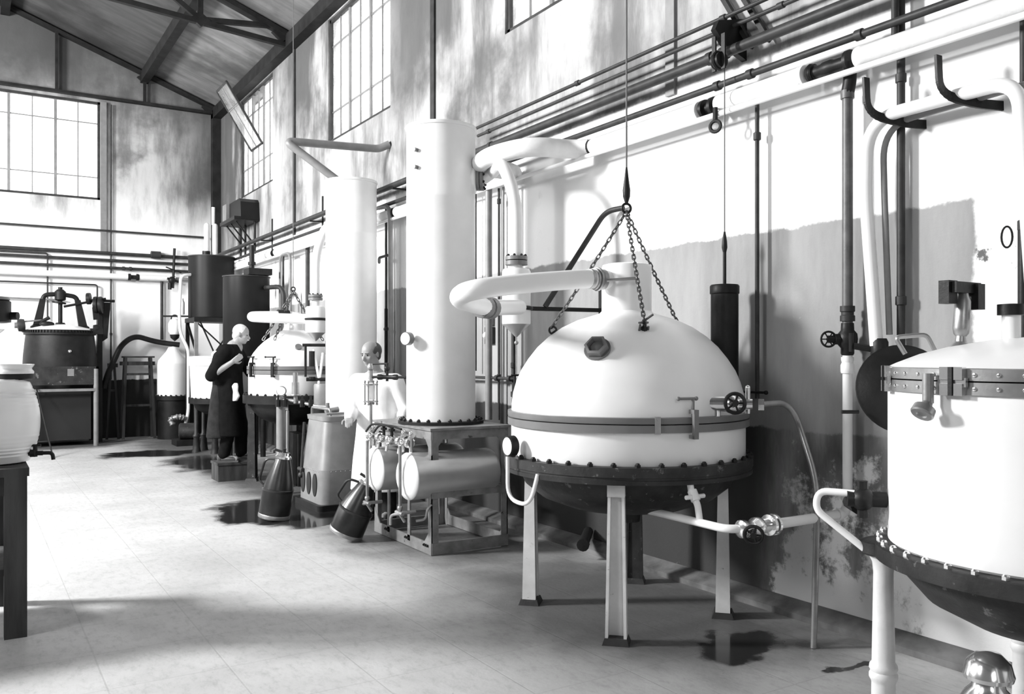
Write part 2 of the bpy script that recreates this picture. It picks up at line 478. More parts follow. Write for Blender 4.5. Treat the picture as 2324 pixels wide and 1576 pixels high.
def handwheel(mb, c, axis, R, r, spokes=5):
    c = Vector(c); x, y, z = frame_from(axis)
    mb.torus(c, axis, R, r, 24, 8)
    for i in range(spokes):
        a = 2 * PI * i / spokes
        mb.cyl(c, c + (x * math.cos(a) + y * math.sin(a)) * R, r * 0.6, n=6)
    mb.cyl(c - z * r * 1.6, c + z * r * 1.6, r * 1.8, n=10)

# ================================================================== THE SETTING
XR, XL, YF, YB, ZE, SL = 4.25, -4.5, 17.8, -5.0, 6.45, 0.36
XM = (XR + XL) / 2
def st(o): o['kind'] = 'structure'; return o
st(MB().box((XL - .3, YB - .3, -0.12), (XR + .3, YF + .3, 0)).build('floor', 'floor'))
st(MB().prism([(XR, YB, .0), (XR - .14, YB, .0), (XR - .14, YB, .035), (XR - .03, YB, .075), (XR, YB, .075)], (0, YF - YB, 0)).build('trim_1', 'kerb'))

WIN = [(14.2, 16.2, 4.43, 6.22), (9.5, 11.6, 4.50, 6.22), (4.8, 6.9, 4.55, 6.22), (0.1, 2.2, 4.55, 6.22)]
def wall_x(name, x0, x1, wins, mat):
    b = MB(); y = YB
    for (a, c, z0, z1) in sorted(wins):
        b.box((x0, y, 0), (x1, a, ZE)); b.box((x0, a, 0), (x1, c, z0)); b.box((x0, a, z1), (x1, c, ZE)); y = c
    b.box((x0, y, 0), (x1, YF, ZE))
    return st(b.build(name, mat))
wall_x('wall_right', XR, XR + .25, WIN, 'wall_right')
WL = [(a, a + 1.5, 4.0, 6.0) for a in (2.85, 7.85, 12.85)]
wall_x('wall_left', XL - .25, XL, WL, 'unseen_dark')
# end wall with its gable and window
FW = (-2.35, 2.09, 4.45, 6.28)
def end_wall(name, y0, y1, win, mat):
    b = MB(); x0, x1, z0, z1 = win; d = (0, y1 - y0, 0)
    zr = ZE + SL * (XR - XM)
    b.box((XL, y0, 0), (x0, y1, ZE)); b.box((x1, y0, 0), (XR, y1, ZE))
    b.box((x0, y0, 0), (x1, y1, z0)); b.box((x0, y0, z1), (x1, y1, ZE))
    b.prism([(XL, y0, ZE), (XR, y0, ZE), (XM, y0, zr)], d)
    return st(b.build(name, mat))
end_wall('wall_far', YF, YF + .25, FW, 'wall_far')
end_wall('wall_near', YB - .25, YB, (-3.4, -0.6, 3.0, 5.4), 'unseen_dark')
# roof
zr = ZE + SL * (XR - XM)
b = MB()
b.prism([(XR + .4, YB - .3, ZE - .4 * SL + .02), (XM, YB - .3, zr + .02), (XM, YB - .3, zr + .2), (XR + .4, YB - .3, ZE - .4 * SL + .2)], (0, YF - YB + .6, 0))
b.prism([(XL - .4, YB - .3, ZE - .4 * SL + .02), (XM, YB - .3, zr + .02), (XM, YB - .3, zr + .2), (XL - .4, YB - .3, ZE - .4 * SL + .2)], (0, YF - YB + .6, 0))
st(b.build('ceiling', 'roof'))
st(MB().box((XR - .16, YB, 6.24), (XR, YF, 6.44)).build('trim_2', 'truss'))       # eaves beam along the wall
st(MB().box((XL, YB, 6.24), (XL + .16, YF, 6.44)).build('trim_3', 'truss'))
for i, x in enumerate((2.85, 0.55)):                                              # purlins
    z = ZE + SL * (XR - x)
    st(MB().box((x - .07, YB, z - .20), (x + .07, YF, z + .0)).build('trim_%d' % (4 + i), 'truss'))
# wall posts of the iron frame, set in the upper wall
for i, y in enumerate((13.05, 8.36, 4.63)):
    st(MB().box((XR - .025, y - .045, 3.40), (XR + .02, y + .045, 6.25)).build('trim_%d' % (6 + i), 'pipedark' if i < 2 else 'pipegrey'))
st(MB().box((XR - .16, YF - .16, 3.4), (XR + .0, YF, 6.4)).build('trim_9', 'truss'))
st(MB().box((2.09, YF - .05, 3.45), (2.19, YF, 6.28)).build('trim_10', 'pipegrey'))

def window(name, axis, a0, a1, z0, z1, plane, ncol, heavy, rows, skip=()):
    """glazed iron window: frame, heavy mullions, thin glazing bars and one object for each pane"""
    def P(a, z, d=0.0): return (plane + d, a, z) if axis == 'y' else (a, plane + d, z)
    def slab(mb, a, b_, c, d_, t):
        p = P(a, c, -t / 2); q = P(b_, d_, t / 2); mb.box((min(p[0], q[0]), min(p[1], q[1]), c), (max(p[0], q[0]), max(p[1], q[1]), d_))
    root = bpy.data.objects.new(name, None); C.objects.link(root); root.location = P((a0 + a1) / 2, z0); st(root)
    f = MB(); w = .045
    slab(f, a0, a0 + w, z0, z1, .07); slab(f, a1 - w, a1, z0, z1, .07); slab(f, a0, a1, z0, z0 + w, .07); slab(f, a0, a1, z1 - w, z1, .07)
    f.build('window_frame', 'pipedark', root)
    cols = [a0 + (a1 - a0) * i / ncol for i in range(ncol + 1)]
    zs = [z0] + [z0 + (z1 - z0) * r for r in rows] + [z1]
    for i in range(1, ncol):
        t = .045 if i in heavy else .018
        m_ = MB(); slab(m_, cols[i] - t / 2, cols[i] + t / 2, z0, z1, .05 if i in heavy else .03); m_.build('mullion' if i in heavy else 'glazing_bar', 'pipegrey', root)
    for z in zs[1:-1]:
        m_ = MB(); slab(m_, a0, a1, z - .009, z + .009, .026); m_.build('glazing_bar', 'pipegrey', root)
    cache = {}
    for i in range(ncol):
        for j in range(len(zs) - 1):
            if (i, j) in skip: continue
            key = j
            cw, ch = cols[1] - cols[0], zs[j + 1] - zs[j]
            if key not in cache:
                pb = MB(); 
                if axis == 'y': pb.box((-.002, -cw / 2 + .004, -ch / 2 + .004), (.002, cw / 2 - .004, ch / 2 - .004))
                else: pb.box((-cw / 2 + .004, -.002, -ch / 2 + .004), (cw / 2 - .004, .002, ch / 2 - .004))
                cache[key] = pb.mesh('pane', 'pane')
            place(cache[key], 'pane', root, P((cols[i] + cols[i + 1]) / 2, (zs[j] + zs[j + 1]) / 2))
    return root
w2 = window('window_1', 'y', 14.2, 16.2, 4.43, 6.22, XR + .06, 6, (2, 4), (.28, .80), skip=((2, 2), (3, 2)))
window('window_2', 'y', 9.5, 11.6, 4.50, 6.22, XR + .06, 6, (2, 4), (.25, .78))
window('window_3', 'y', 4.8, 6.9, 4.55, 6.22, XR + .06, 6, (2, 4), (.25, .78))
window('window_4', 'x', FW[0], FW[1], FW[2], FW[3], YF + .06, 12, (2, 4, 6, 8, 10), (.23, .78))
# opened hopper sash of the far side window, tipped into the hall
def sash():
    y0, y1, h = 14.87, 15.53, 1.13
    hz = V(XR + .02, 0, 5.19); tip = V(XR + .02 - h * math.sin(math.radians(32)), 0, 5.19 + h * math.cos(math.radians(32)))
    d = tip - hz
    o = thing('open_window_sash', 'opened iron sash tipped inwards from the side window near the corner', 'window sash', (hz.x, (y0 + y1) / 2, hz.z))
    nrm = V(d.z, 0, -d.x).normalized()
    f = MB()
    for yy in (y0, y1): f.bar(hz + V(0, yy, 0), tip + V(0, yy, 0), .035, .03, nrm)
    for t in (0, 1): f.bar(hz + d * t + V(0, y0, 0), hz + d * t + V(0, y1, 0), .035, .03, nrm)
    f.build('sash_frame', 'pipedark', o)
    MB().bar(hz + V(0, (y0 + y1) / 2, 0), tip + V(0, (y0 + y1) / 2, 0), .018, .02, nrm).build('glazing_bar', 'pipegrey', o)
    MB().bar(hz + d * .66 + V(0, y0, 0), hz + d * .66 + V(0, y1, 0), .018, .02, nrm).build('glazing_bar', 'pipegrey', o)
    ym = (y0 + y1) / 2
    for a, c in ((y0, ym), (ym, y1)):
        for t0, t1 in ((0, .66), (.66, 1)):
            MB().bar(hz + d * (t0 + .015) + V(0, (a + c) / 2, 0), hz + d * (t1 - .015) + V(0, (a + c) / 2, 0), c - a - .03, .004, nrm).build('pane', 'pane', o)
sash()

# roof trusses
def truss(y, label, scissor=True, wall=False):
    o = thing('roof_truss', label, 'roof truss', (XM, y, 6.3), 'iron roof trusses')
    t = .07 if not wall else .05
    for sgn in (1, -1):
        def X(x): return x if sgn == 1 else 2 * XM - x
        def beam(nm, p, q, w): MB().bar((X(p[0]), y, p[1]), (X(q[0]), y, q[1]), t, w, (0, 1, 0)).build(nm, 'truss', o)
        def zr_(x): return ZE + SL * (XR - x) - .05
        beam('rafter', (XR - .05, zr_(XR - .05)), (XM, zr_(XM)), .15)
        if wall:
            beam('tie_beam', (XR - .05, 6.35), (XM, 6.35), .10)
            for x in (2.85, 1.36): beam('strut', (x, 6.35), (x, zr_(x)), .07)
        else:
            beam('bottom_chord', (XR - .05, 6.28), (XM, 6.62), .08)
            beam('strut', (2.85, 6.42), (4.07, 6.56), .07)
            beam('strut', (2.85, 6.40), (2.85, zr_(2.85)), .07)
            beam('strut', (2.85, 6.42), (1.36, zr_(1.36)), .06)
            beam('strut', (1.36, 6.48), (1.36, zr_(1.36)), .06)
        for x, z, s in ((2.85, zr_(2.85) - .07 if wall else 6.42, .14), (4.05, 6.45, .16)):
            m_ = MB(); m_.prism([(X(x) - s, y - t * .6, z), (X(x), y - t * .6, z - s * .8), (X(x) + s, y - t * .6, z), (X(x), y - t * .6, z + s * .7)], (0, t * 1.2, 0)); m_.build('gusset_plate', 'truss', o)
    return o
truss(13.05, 'black iron roof truss springing from the wall post beside the open sash')
truss(17.72, 'black iron truss frame against the gable of the end wall', wall=True)

# ================================================================== LARGE STILL IN THE FOREGROUND
BOLT = hexbolt(.016, .026)
BOLT_S = hexbolt(.011, .018)
BOLT_B = hexbolt(.013, .02, 'polished')
def chain_link(L, w, r):
    b = MB(); n, m = 14, 6; pts = []
    for i in range(n):
        a = 2 * PI * i / n
        x = w * math.cos(a); z = w * math.sin(a) + (L if math.sin(a) >= 0 else -L)
        pts.append((V(x, 0, z), V(math.cos(a), 0, math.sin(a))))
    vs, fs = [], []
    for p, d in pts:
        for k in range(m):
            t = 2 * PI * k / m; vs.append(p + d * r * math.cos(t) + V(0, 1, 0) * r * math.sin(t))
    for i in range(n):
        for k in range(m):
            fs.append((i*m + k, ((i+1) % n)*m + k, ((i+1) % n)*m + (k+1) % m, i*m + (k+1) % m))
    b._add(vs, fs); return b
def hang_chain(parent, p, q, pitch, mesh, sag=0.01):
    p, q = Vector(p), Vector(q); n = max(2, round((q - p).length / pitch))
    for i in range(n):
        t = (i + .5) / n; c = p.lerp(q, t) - V(0, 0, sag * 4 * t * (1 - t))
        rot = (q - p).normalized().to_track_quat('Z', 'X') @ Matrix.Rotation(PI / 2 * (i % 2) + .5, 4, 'Z').to_quaternion()
        place(mesh, 'chain_link', parent, c, rot)

SC = (3.41, 4.12)
S = thing('large_still', 'big white domed still on four legs in front of the counterweight', 'still', (SC[0], SC[1], 0))
MB().lathe([(.70, .955), (.705, .965), (.705, 1.14), (.69, 1.15)], (*SC, 0), n=72).build('shell', 'enamel', S)
dome = [(.705, 1.20), (.703, 1.25), (.695, 1.32), (.675, 1.39), (.645, 1.46), (.60, 1.53), (.545, 1.60), (.475, 1.665), (.395, 1.72), (.30, 1.765), (.21, 1.792), (.165, 1.806), (.152, 1.82)]
MB().lathe([(.69, 1.19)] + dome, (*SC, 0), n=72).build('dome', 'enamel', S)
nk = MB().lathe([(.152, 1.80), (.152, 2.085), (.147, 2.10), (.12, 2.108), (0, 2.11)], (*SC, 0), n=40).build('neck', 'enamel', S)
MB().lathe([(.70, 1.135), (.727, 1.137), (.727, 1.178), (.70, 1.18)], (*SC, 0), n=72).build('lower_ring', 'ringgrey', S)
MB().lathe([(.70, 1.183), (.724, 1.184), (.727, 1.19), (.727, 1.217), (.70, 1.22)], (*SC, 0), n=72).build('upper_ring', 'ringgrey', S)
fl = MB().lathe([(.66, .86), (.745, .862), (.748, .885), (.742, .888), (.742, .90), (.748, .902), (.748, .955), (.70, .957), (.66, .957)], (*SC, 0), n=72).build('flange', 'ironworn', S)
tag(fl, 'rusty black bolted flange')
bolt_ring(S, SC, .728, .955, 36, BOLT, start=5)
MB().lathe([(.66, .90), (.655, .86), (.62, .78), (.52, .70), (.36, .64), (.16, .615), (.09, .61), (.08, .54), (0, .54)], (*SC, 0), n=48).build('boiler_pan', 'ironworn', S)
# legs: cast pillars with two tapering faces
def leg(px, py, h, par, mat='legwhite', w0=.085, w1=.055, gap=.10, foot=True, c=SC, t=.016):
    o = V(px - c[0], py - c[1], 0).normalized(); s = V(-o.y, o.x, 0); p = V(px, py, 0)
    l = MB()
    for sg in (-1, 1):
        cen = p + s * sg * gap * .5
        l.bar(cen + V(0, 0, .02), p + s * sg * gap * .36 + V(0, 0, h), t, w0, o, t, w1)
    l.bar(p - o * w0 * .28 + V(0, 0, .02), p - o * w0 * .2 + V(0, 0, h), gap * .95, t, o, gap * .72, t)
    l.bar(p + V(0, 0, h - .07), p + V(0, 0, h), gap * .95, w1 * 1.25, o)
    g = l.build('leg', mat, par)
    if foot:
        MB().bar(p, p + V(0, 0, .035), gap * 1.45, w0 * 1.5, o, gap * 1.2, w0 * 1.2).build('foot', 'ironworn', g)
    return g
for px, py in ((2.985, 4.54), (2.96, 3.66), (3.80, 3.70), (3.86, 4.58)):
    leg(px, py, .86, S, 'ironworn' if px > 3.83 else 'legwhite')  # back leg in dark iron, painting in the shadow it stands in
# sight glass on the dome
def on_dome(az, r, prof):
    for (r0, z0), (r1, z1) in zip(prof, prof[1:]):
        if r0 >= r >= r1:
            t = (r0 - r) / (r0 - r1); z = z0 + (z1 - z0) * t
            n = V(z1 - z0, 0, r0 - r1).normalized(); a = math.radians(az)
            return polar(SC, r, az, z), V(n.x * math.cos(a), n.x * math.sin(a), n.z)
p, n = on_dome(-146, .56, dome)
sg = MB().lathe([(.075, -.01), (.075, .012)], p, n, 24).lathe([(.068, .012), (.068, .045), (.052, .05), (.046, .03), (.044, .0)], p, n, 6).build('sight_glass_frame', 'ringgrey', S)
MB().lathe([(.047, .02), (.03, .026), (0, .028)], p, n, 20).build('sight_glass', 'glassdark', sg)
# G-clamp, latch
def gclamp(par, c, r, az, z0, z1, sc=1.0, mat='ringgrey'):
    a = math.radians(az); o = V(math.cos(a), math.sin(a), 0); s = V(-o.y, o.x, 0)
    base = V(c[0], c[1], 0) + o * r
    k = MB(); k.bar(base + o * .03 * sc + V(0, 0, z0 - .03 * sc), base + o * .03 * sc + V(0, 0, z1 + .04 * sc), .028 * sc, .022 * sc, o)
    k.bar(base - o * .01 * sc + V(0, 0, z0 - .02 * sc), base + o * .04 * sc + V(0, 0, z0 - .02 * sc), .028 * sc, .02 * sc)
    k.bar(base - o * .01 * sc + V(0, 0, z1 + .03 * sc), base + o * .04 * sc + V(0, 0, z1 + .03 * sc), .03 * sc, .022 * sc)
    g = k.build('clamp', mat, par)
    h = MB(); q = base + o * .005
    h.cyl(q + V(0, 0, z1), q + V(0, 0, z1 + .10 * sc), .009 * sc, n=10)
    h.cyl(q - s * .09 * sc + V(0, 0, z1 + .10 * sc), q + s * .02 * sc + V(0, 0, z1 + .10 * sc), .008 * sc, n=8)
    h.ball(q - s * .09 * sc + V(0, 0, z1 + .10 * sc), .012 * sc, n=8, m=6).ball(q + s * .02 * sc + V(0, 0, z1 + .10 * sc), .012 * sc, n=8, m=6)
    h.build('screw_handle', mat, g)
gclamp(S, SC, .727, -101, 1.135, 1.22)
gclamp(S, SC, .727, 100, 1.135, 1.22)
gclamp(S, SC, .727, 0, 1.135, 1.22)
o_ = V(math.cos(math.radians(-116.7)), math.sin(math.radians(-116.7)), 0); q = V(*SC, 0) + o_ * .731
MB().bar(q + V(0, 0, 1.133), q + V(0, 0, 1.225), .03, .014, o_).cyl(q + V(0, 0, 1.21), q + V(0, 0, 1.21) + o_ * .014, .006, n=8).build('latch', 'steel', S)
# swan neck: out of the neck, round a hairpin and back to the separator
sw = rounded([(SC[0] - .10, SC[1], 2.005), (3.1, SC[1], 2.005), (2.60, 4.10, 1.95), (2.30, 4.11, 1.905), (2.38, 4.40, 1.88), (2.60, 4.62, 1.87), (2.86, 4.86, 1.86)], [.2, .25, .17, .17, .2], 8)
swn = MB().tube(sw, .057, 18).build('swan_neck_pipe', 'enamel', S)
MB().tube([(2.78, 4.81, 1.862), (2.84, 4.85, 1.86)], .072, 18).tube([(2.86, 4.862, 1.86), (2.91, 4.895, 1.86)], .072, 18).build('pipe_flange', 'ringgrey', swn)
MB().tube([(2.84, 4.85, 1.86), (3.40, 5.32, 1.90)], .054, 16).build('pipe_run', 'enamel', swn)
col_ = MB()
for x, r, w in ((3.215, .062, .03), (3.18, .072, .016), (3.16, .066, .012), (3.13, .060, .02)): col_.cyl((x - w / 2, SC[1], 2.005), (x + w / 2, SC[1], 2.005), r, n=24)
col_.cyl((3.20, SC[1] - .075, 1.995), (3.34, SC[1] - .19, 2.005), .010, n=8)
tag(col_.build('pipe_coupling', 'steel', S), 'banded steel coupling')
# outlet cock with hand wheel, drain pipe to the floor
az = -74
p0 = polar(SC, .68, az, 1.275); d0 = V(math.cos(math.radians(-48)), math.sin(math.radians(-48)), 0)
p0 = polar(SC, .66, -88, 1.285)
oc = MB(); oc.tube([p0, p0 + d0 * .10], .042, 14); oc.ball(p0 + d0 * .13, .052, (1, 1, 1)); oc.tube([p0 + d0 * .14, p0 + d0 * .24], .03, 12); oc.cyl(p0 + d0 * .215 - V(0, 0, .05), p0 + d0 * .215 + V(0, 0, .085), .014, n=8); oc.cyl(p0 + d0 * .27, p0 + d0 * .30, .035, n=6); oc.cyl(p0 + d0 * .05 - V(0, 0, .075), p0 + d0 * .05, .022, n=10); oc.ball(p0 + d0 * .215 + V(0, 0, .09), .014)
ov = oc.build('outlet_valve', 'polished', S)
hw = MB(); ax = V(-.55, -.8, 0.1); wc = p0 + d0 * .13 + ax.normalized() * .09
handwheel(hw, wc, ax, .052, .010, 5); hw.cyl(p0 + d0 * .13, wc, .012, n=8); hw.build('hand_wheel', 'iron', ov)
e0 = p0 + d0 * .29
dp = rounded([e0, (3.93, 3.30, 1.285), (3.90, 3.10, .85), (3.79, 3.04, .0)], [.22, .15], 10)
MB().tube(dp, .0165, 12).build('drain_pipe', 'steel', S)
# pressure gauge with syphon at the flange
gp = polar(SC, .80, 173, 1.03); go = V(-1, .02, 0).normalized()
ga = MB().lathe([(.055, -.045), (.06, -.04), (.06, .0), (.055, .006), (.05, .004)], gp, go, 24).build('gauge_case', 'iron', S)
MB().lathe([(.051, .005), (0, .008)], gp, go, 24).build('gauge_face', 'dial', ga)
sy = rounded([gp + V(0, 0, -.06), gp + V(0, 0, -.30), gp + V(.02, -.20, -.32), gp + V(.06, -.22, -.14)], .09, 6)
MB().tube(sy, .012, 10).build('syphon_tube', 'enamel', ga)
MB().tube(rounded([(2.90, 3.98, .85), (2.93, 3.97, .74), (3.3, 4.0, .70), (3.42, 4.1, .66)], .08, 6), .014, 10).build('steam_tube', 'enamel', S)
# steam supply with valves feeding the pan
MB().tube(rounded([(3.38, 3.10, .67), (3.25, 3.13, .67), (3.27, 3.72, .67), (3.36, 4.05, .64)], .08, 6), .022, 12).build('steam_inlet_pipe', 'enamel', S)
MB().tube(rounded([(3.262, 3.34, .67), (3.262, 3.36, .77), (3.262, 3.40, .80), (3.265, 3.42, .88)], .05, 5), .018, 10).cyl((3.20, 3.38, .80), (3.33, 3.38, .80), .012, n=8).cyl((3.262, 3.37, .78), (3.262, 3.40, .83), .026, n=10).build('vent_cock', 'enamel', S)

# lifting tackle on the still
LT = thing('lifting_chain_sling', 'three steel chains on a cable, lifting the big white dome', 'chain sling', (SC[0], SC[1], 2.43))
MB().cyl((SC[0], SC[1], 2.66), (SC[0], SC[1], 6.735), .0055, n=8).build('cable', 'rope', LT)
hk = MB().lathe([(.006, 2.47), (.022, 2.52), (.024, 2.56), (.014, 2.63), (.006, 2.70)], (*SC, 0), n=12)
hk.torus((SC[0], SC[1], 2.45), (.3, 1, 0), .028, .008, 20, 8); hk.build('hook', 'iron', LT)
LINK = chain_link(.010, .0095, .0042).mesh('chain_link', 'chain')
for az_, r_ in ((148, .44), (-116.5, .43), (5, .497)):
    p, n = on_dome(az_, r_, dome)
    hang_chain(LT, (SC[0], SC[1], 2.43), p + n * .035, .030, LINK)
    MB().torus(p + n * .018, (n.y, -n.x, 0.01), .022, .007, 16, 6).cyl(p - n * .01, p + n * .012, .02, n=8).build('lifting_eye', 'iron', S)
p, n = on_dome(-116.5, .43, dome)
k = MB()
for a, b_ in (((.0, .03, .02), (.045, -.02, .06)), ((-.03, .0, .01), (-.02, .03, -.05)), ((.02, -.01, 0), (.03, .01, -.04)), ((-.04, 0, .02), (.04, .02, .015))): k.cyl(p + V(*a) + n * .02, p + V(*b_) + n * .03, .007, n=6)
k.build('shackle', 'chain', LT)

# ================================================================== COUNTERWEIGHT AND PULLEY
CW = (4.04, 3.92)
W_ = thing('counterweight', 'black cylindrical counterweight hanging from a wire by the wall', 'counterweight', (CW[0], CW[1], 1.2))
MB().lathe([(0, 1.18), (.082, 1.18), (.086, 1.2), (.086, 1.93), (.086, 1.935)], (*CW, 0), n=28).build('weight_body', 'iron', W_)
MB().lathe([(.086, 1.935), (.092, 1.94), (.092, 1.985), (.085, 1.995), (.04, 2.0), (0, 2.0)], (*CW, 0), n=28).build('weight_cap', 'darkpaint', W_)
MB().cyl((*CW, 1.99), (*CW, 2.25), .011, n=10).lathe([(.011, 2.20), (.018, 2.23), (.016, 2.27), (.006, 2.33)], (*CW, 0), n=10).build('weight_rod', 'iron', W_)
MB().cyl((*CW, 2.30), (*CW, 3.40), .004, n=6).build('wire', 'rope', W_)
PB = thing('pulley_bracket', 'black iron pulley bracket fixed under the wall pipes above the counterweight', 'pulley', (4.1, 3.95, 3.2))
MB().prism([(4.25, 3.93, 3.72), (4.0, 3.93, 3.66), (3.97, 3.93, 3.60), (4.05, 3.93, 3.52), (4.25, 3.93, 3.45)], (0, .04, 0)).build('bracket_plate', 'iron', PB)
MB().cyl((3.99, 3.89, 3.40), (3.99, 3.95, 3.40), .05, n=20).torus((3.99, 3.92, 3.40), (0, 1, 0), .05, .012, 20, 6).build('pulley_wheel', 'iron', PB)
MB().bar((3.99, 3.88, 3.34), (3.99, 3.88, 3.56), .03, .012).build('pulley_cheek', 'iron', PB); MB().bar((3.99, 3.96, 3.34), (3.99, 3.96, 3.56), .03, .012).build('pulley_cheek', 'iron', PB)
MB().torus((4.06, 4.02, 3.02), (1, .4, 0), .035, .012, 18, 6).cyl((4.06, 4.02, 3.06), (4.06, 4.02, 3.14), .016, n=8).build('hanger_ring', 'iron', PB)
BR = thing('wall_brace', 'pair of black diagonal iron bars crossing the upper wall pipes', 'brace', (4.2, 3.8, 3.5))
MB().bar((4.2, 3.84, 3.50), (4.2, 4.62, 4.75), .03, .035, (1, 0, 0)).build('brace_bar', 'iron', BR)
MB().bar((4.2, 3.70, 3.50), (4.2, 4.48, 4.75), .03, .035, (1, 0, 0)).build('brace_bar', 'iron', BR)

# ================================================================== PIPES ALONG THE RIGHT WALL
def pipe(name, label, path, r, mat, fit=(), rad=.1, n=12, group=None, cat='pipe', fitmat=None, fr=1.5, fl_=.05):
    """one run of pipe with its couplings (path points; fit = (point, direction) list)"""
    path = [Vector(p) for p in path]
    pts = rounded(path, rad, 8) if len(path) > 2 else path
    if not fit:
        return tag(MB().tube([p - path[0] for p in pts], r, n).build(name, mat, None), label, cat, group) if False else tag(MB().tube(pts, r, n).build(name, mat, None, loc=tuple(path[0])), label, cat, group)
    o = thing(name, label, cat, tuple(path[0]), group)
    MB().tube(pts, r, n).build('pipe_run', mat, o)
    for p, d in fit:
        p, d = Vector(p), Vector(d).normalized()
        MB().lathe([(r * fr * .8, -fl_ / 2), (r * fr, -fl_ / 2 + .004), (r * fr, fl_ / 2 - .004), (r * fr * .8, fl_ / 2)], p, d, 16).build('coupling', fitmat or mat, o)
    return o
Y = (0, 1, 0); Zv = (0, 0, 1)
pipe('wall_pipe', 'topmost thin dark pipe of the bundle along the right wall', [(4.13, -2, 3.73), (4.13, 7.3, 3.73)], .014, 'pipedark', [((4.13, 5.6, 3.73), Y), ((4.13, 4.02, 3.73), Y)])
pipe('wall_pipe', 'second thin dark pipe from the top along the right wall', [(4.13, -2, 3.65), (4.13, 7.2, 3.65)], .014, 'pipedark', [((4.13, 3.55, 3.65), Y), ((4.13, 7.0, 3.65), Y)])
pipe('wall_pipe', 'thick dark pipe running under the two thin ones along the right wall', [(4.10, -2, 3.486), (4.10, 17.5, 3.486)], .034, 'pipedark', [((4.10, 4.10, 3.486), Y), ((4.10, 3.98, 3.486), Y), ((4.10, 6.9, 3.486), Y)], fr=1.25)
pipe('wall_pipe', 'dark pipe just above the big white lagged pipe on the right wall', [(4.12, -2, 3.30), (4.12, 17.4, 3.30)], .022, 'pipedark', [((4.12, 4.06, 3.30), Y), ((4.12, 3.78, 3.30), Y), ((4.12, 10.6, 3.30), Y), ((4.12, 3.0, 3.30), Y)], fr=1.4)
pipe('wall_pipe', 'slim white pipe close to the wall below the lagged pipe', [(4.085, -2, 3.103), (4.085, 17.2, 3.103)], .018, 'enamel')
# big lagged steam main with flanges, expansion loop and tee
LM = thing('lagged_steam_pipe', 'big white lagged steam pipe with an expansion loop along the right wall', 'pipe', (4.12, 3.1, 3.17))
LX, LZ = 4.13, 3.178
def lag(y0, y1):
    MB().lathe([(.055, 0), (.061, .004), (.062, .02), (.059, .024), (.062, .03), (.062, .045), (.059, .05), (.059, y1 - y0 - .05), (.062, y1 - y0 - .045), (.062, y1 - y0 - .02), (.059, y1 - y0 - .004), (.055, y1 - y0)], (LX, y0, LZ), Y, 24).build('lagging_section', 'lagging', LM)
for y0, y1 in ((-2, 3.02), (3.36, 4.06), (4.22, 5.40), (6.62, 9.05), (9.2, 10.9), (11.05, 13.6), (13.75, 16.6)): lag(y0, y1)
def flange_pair(y, w=.09):
    m_ = MB(); m_.cyl((LX, y - w, LZ), (LX, y + w, LZ), .035, n=14)
    for k in (-.45, .45): m_.cyl((LX, y + w * k - .012, LZ), (LX, y + w * k + .012, LZ), .062, n=20)
    m_.build('pipe_flange', 'iron', LM)
for y in (4.14, 9.12, 10.97, 13.67): flange_pair(y)
flange_pair(5.43, .04); flange_pair(6.58, .05)
lp = rounded([(LX, 5.46, LZ), (LX - .10, 5.56, LZ), (LX - .46, 5.60, LZ - .01), (LX - .60, 6.0, LZ - .03), (LX - .50, 6.36, LZ - .04), (LX - .12, 6.42, LZ - .02), (LX, 6.56, LZ)], [.1, .22, .3, .22, .2], 8)
MB().tube(lp, .075, 16).build('expansion_loop', 'lagging', LM)
tv = MB().lathe([(.062, 0), (.062, .02), (.038, .03), (.038, .10), (.045, .12), (.045, .17), (.038, .19), (.036, .235), (.055, .25), (.055, .262), (.03, .262)], (LX, 3.06, LZ), Y, 20)
tv.tube(rounded([(LX, 3.08, LZ), (LX + .02, 3.08, LZ - .08), (4.15, 3.10, LZ - .17)], .05, 5), .036, 12)
tv.lathe([(.05, -.01), (.058, .01), (.05, .03)], (LX, 3.31, LZ), Y, 18)
tv.build('branch_tee', 'iron', LM)
# branch pipe down the wall to the big still
BP = thing('branch_pipe', 'vertical branch pipe with hand wheel, dark above and white below', 'pipe', (4.15, 3.1, .7))
MB().tube([(4.15, 3.10, 3.03), (4.15, 3.10, 1.70)], .029, 14).lathe([(.037, 0), (.037, .045)], (4.15, 3.10, 2.98), n=14).build('upper_pipe', 'pipemid', BP)
MB().lathe([(.04, 0), (.04, .03), (.034, .035), (.034, .05), (.04, .055), (.04, .085)], (4.15, 3.10, 1.74), n=14).build('coupling', 'pipedark', BP)
vb = MB().lathe([(.03, -.09), (.036, -.08), (.036, -.05), (.052, -.03), (.055, .0), (.052, .03), (.036, .05), (.034, .09)], (4.15, 3.10, 1.64), n=14)
st_ = V(-.86, .5, 0).normalized(); vc = V(4.15, 3.10, 1.64)
vb.cyl(vc, vc + st_ * .11, .022, n=10).cyl(vc + st_ * .05, vc + st_ * .075, .034, n=6)
vbo = vb.build('valve_body', 'iron', BP)
hw = MB(); handwheel(hw, vc + st_ * .115 + V(0, -.01, 0), V(-.5, -.85, 0), .042, .006, 6); hw.build('hand_wheel', 'iron', vbo)
MB().tube(rounded([(4.15, 3.10, 1.56), (4.15, 3.10, .67), (3.36, 3.10, .67)], .075, 8), .027, 14).build('lower_pipe', 'enamel', BP)
MB().lathe([(.034, 0), (.037, .01), (.037, .045), (.03, .06), (.034, .075), (.034, .09)], (4.15, 3.10, 1.45), n=14).build('union', 'enamel', BP)
MB().cyl((4.15, 3.10, .745), (4.15, 3.10, .77), .036, n=14).cyl((4.075, 3.10, .67), (4.055, 3.10, .67), .036, n=14).build('elbow_collar', 'enamel', BP)
d = V(-1, 0, 0).normalized(); p = V(3.56, 3.10, .67)
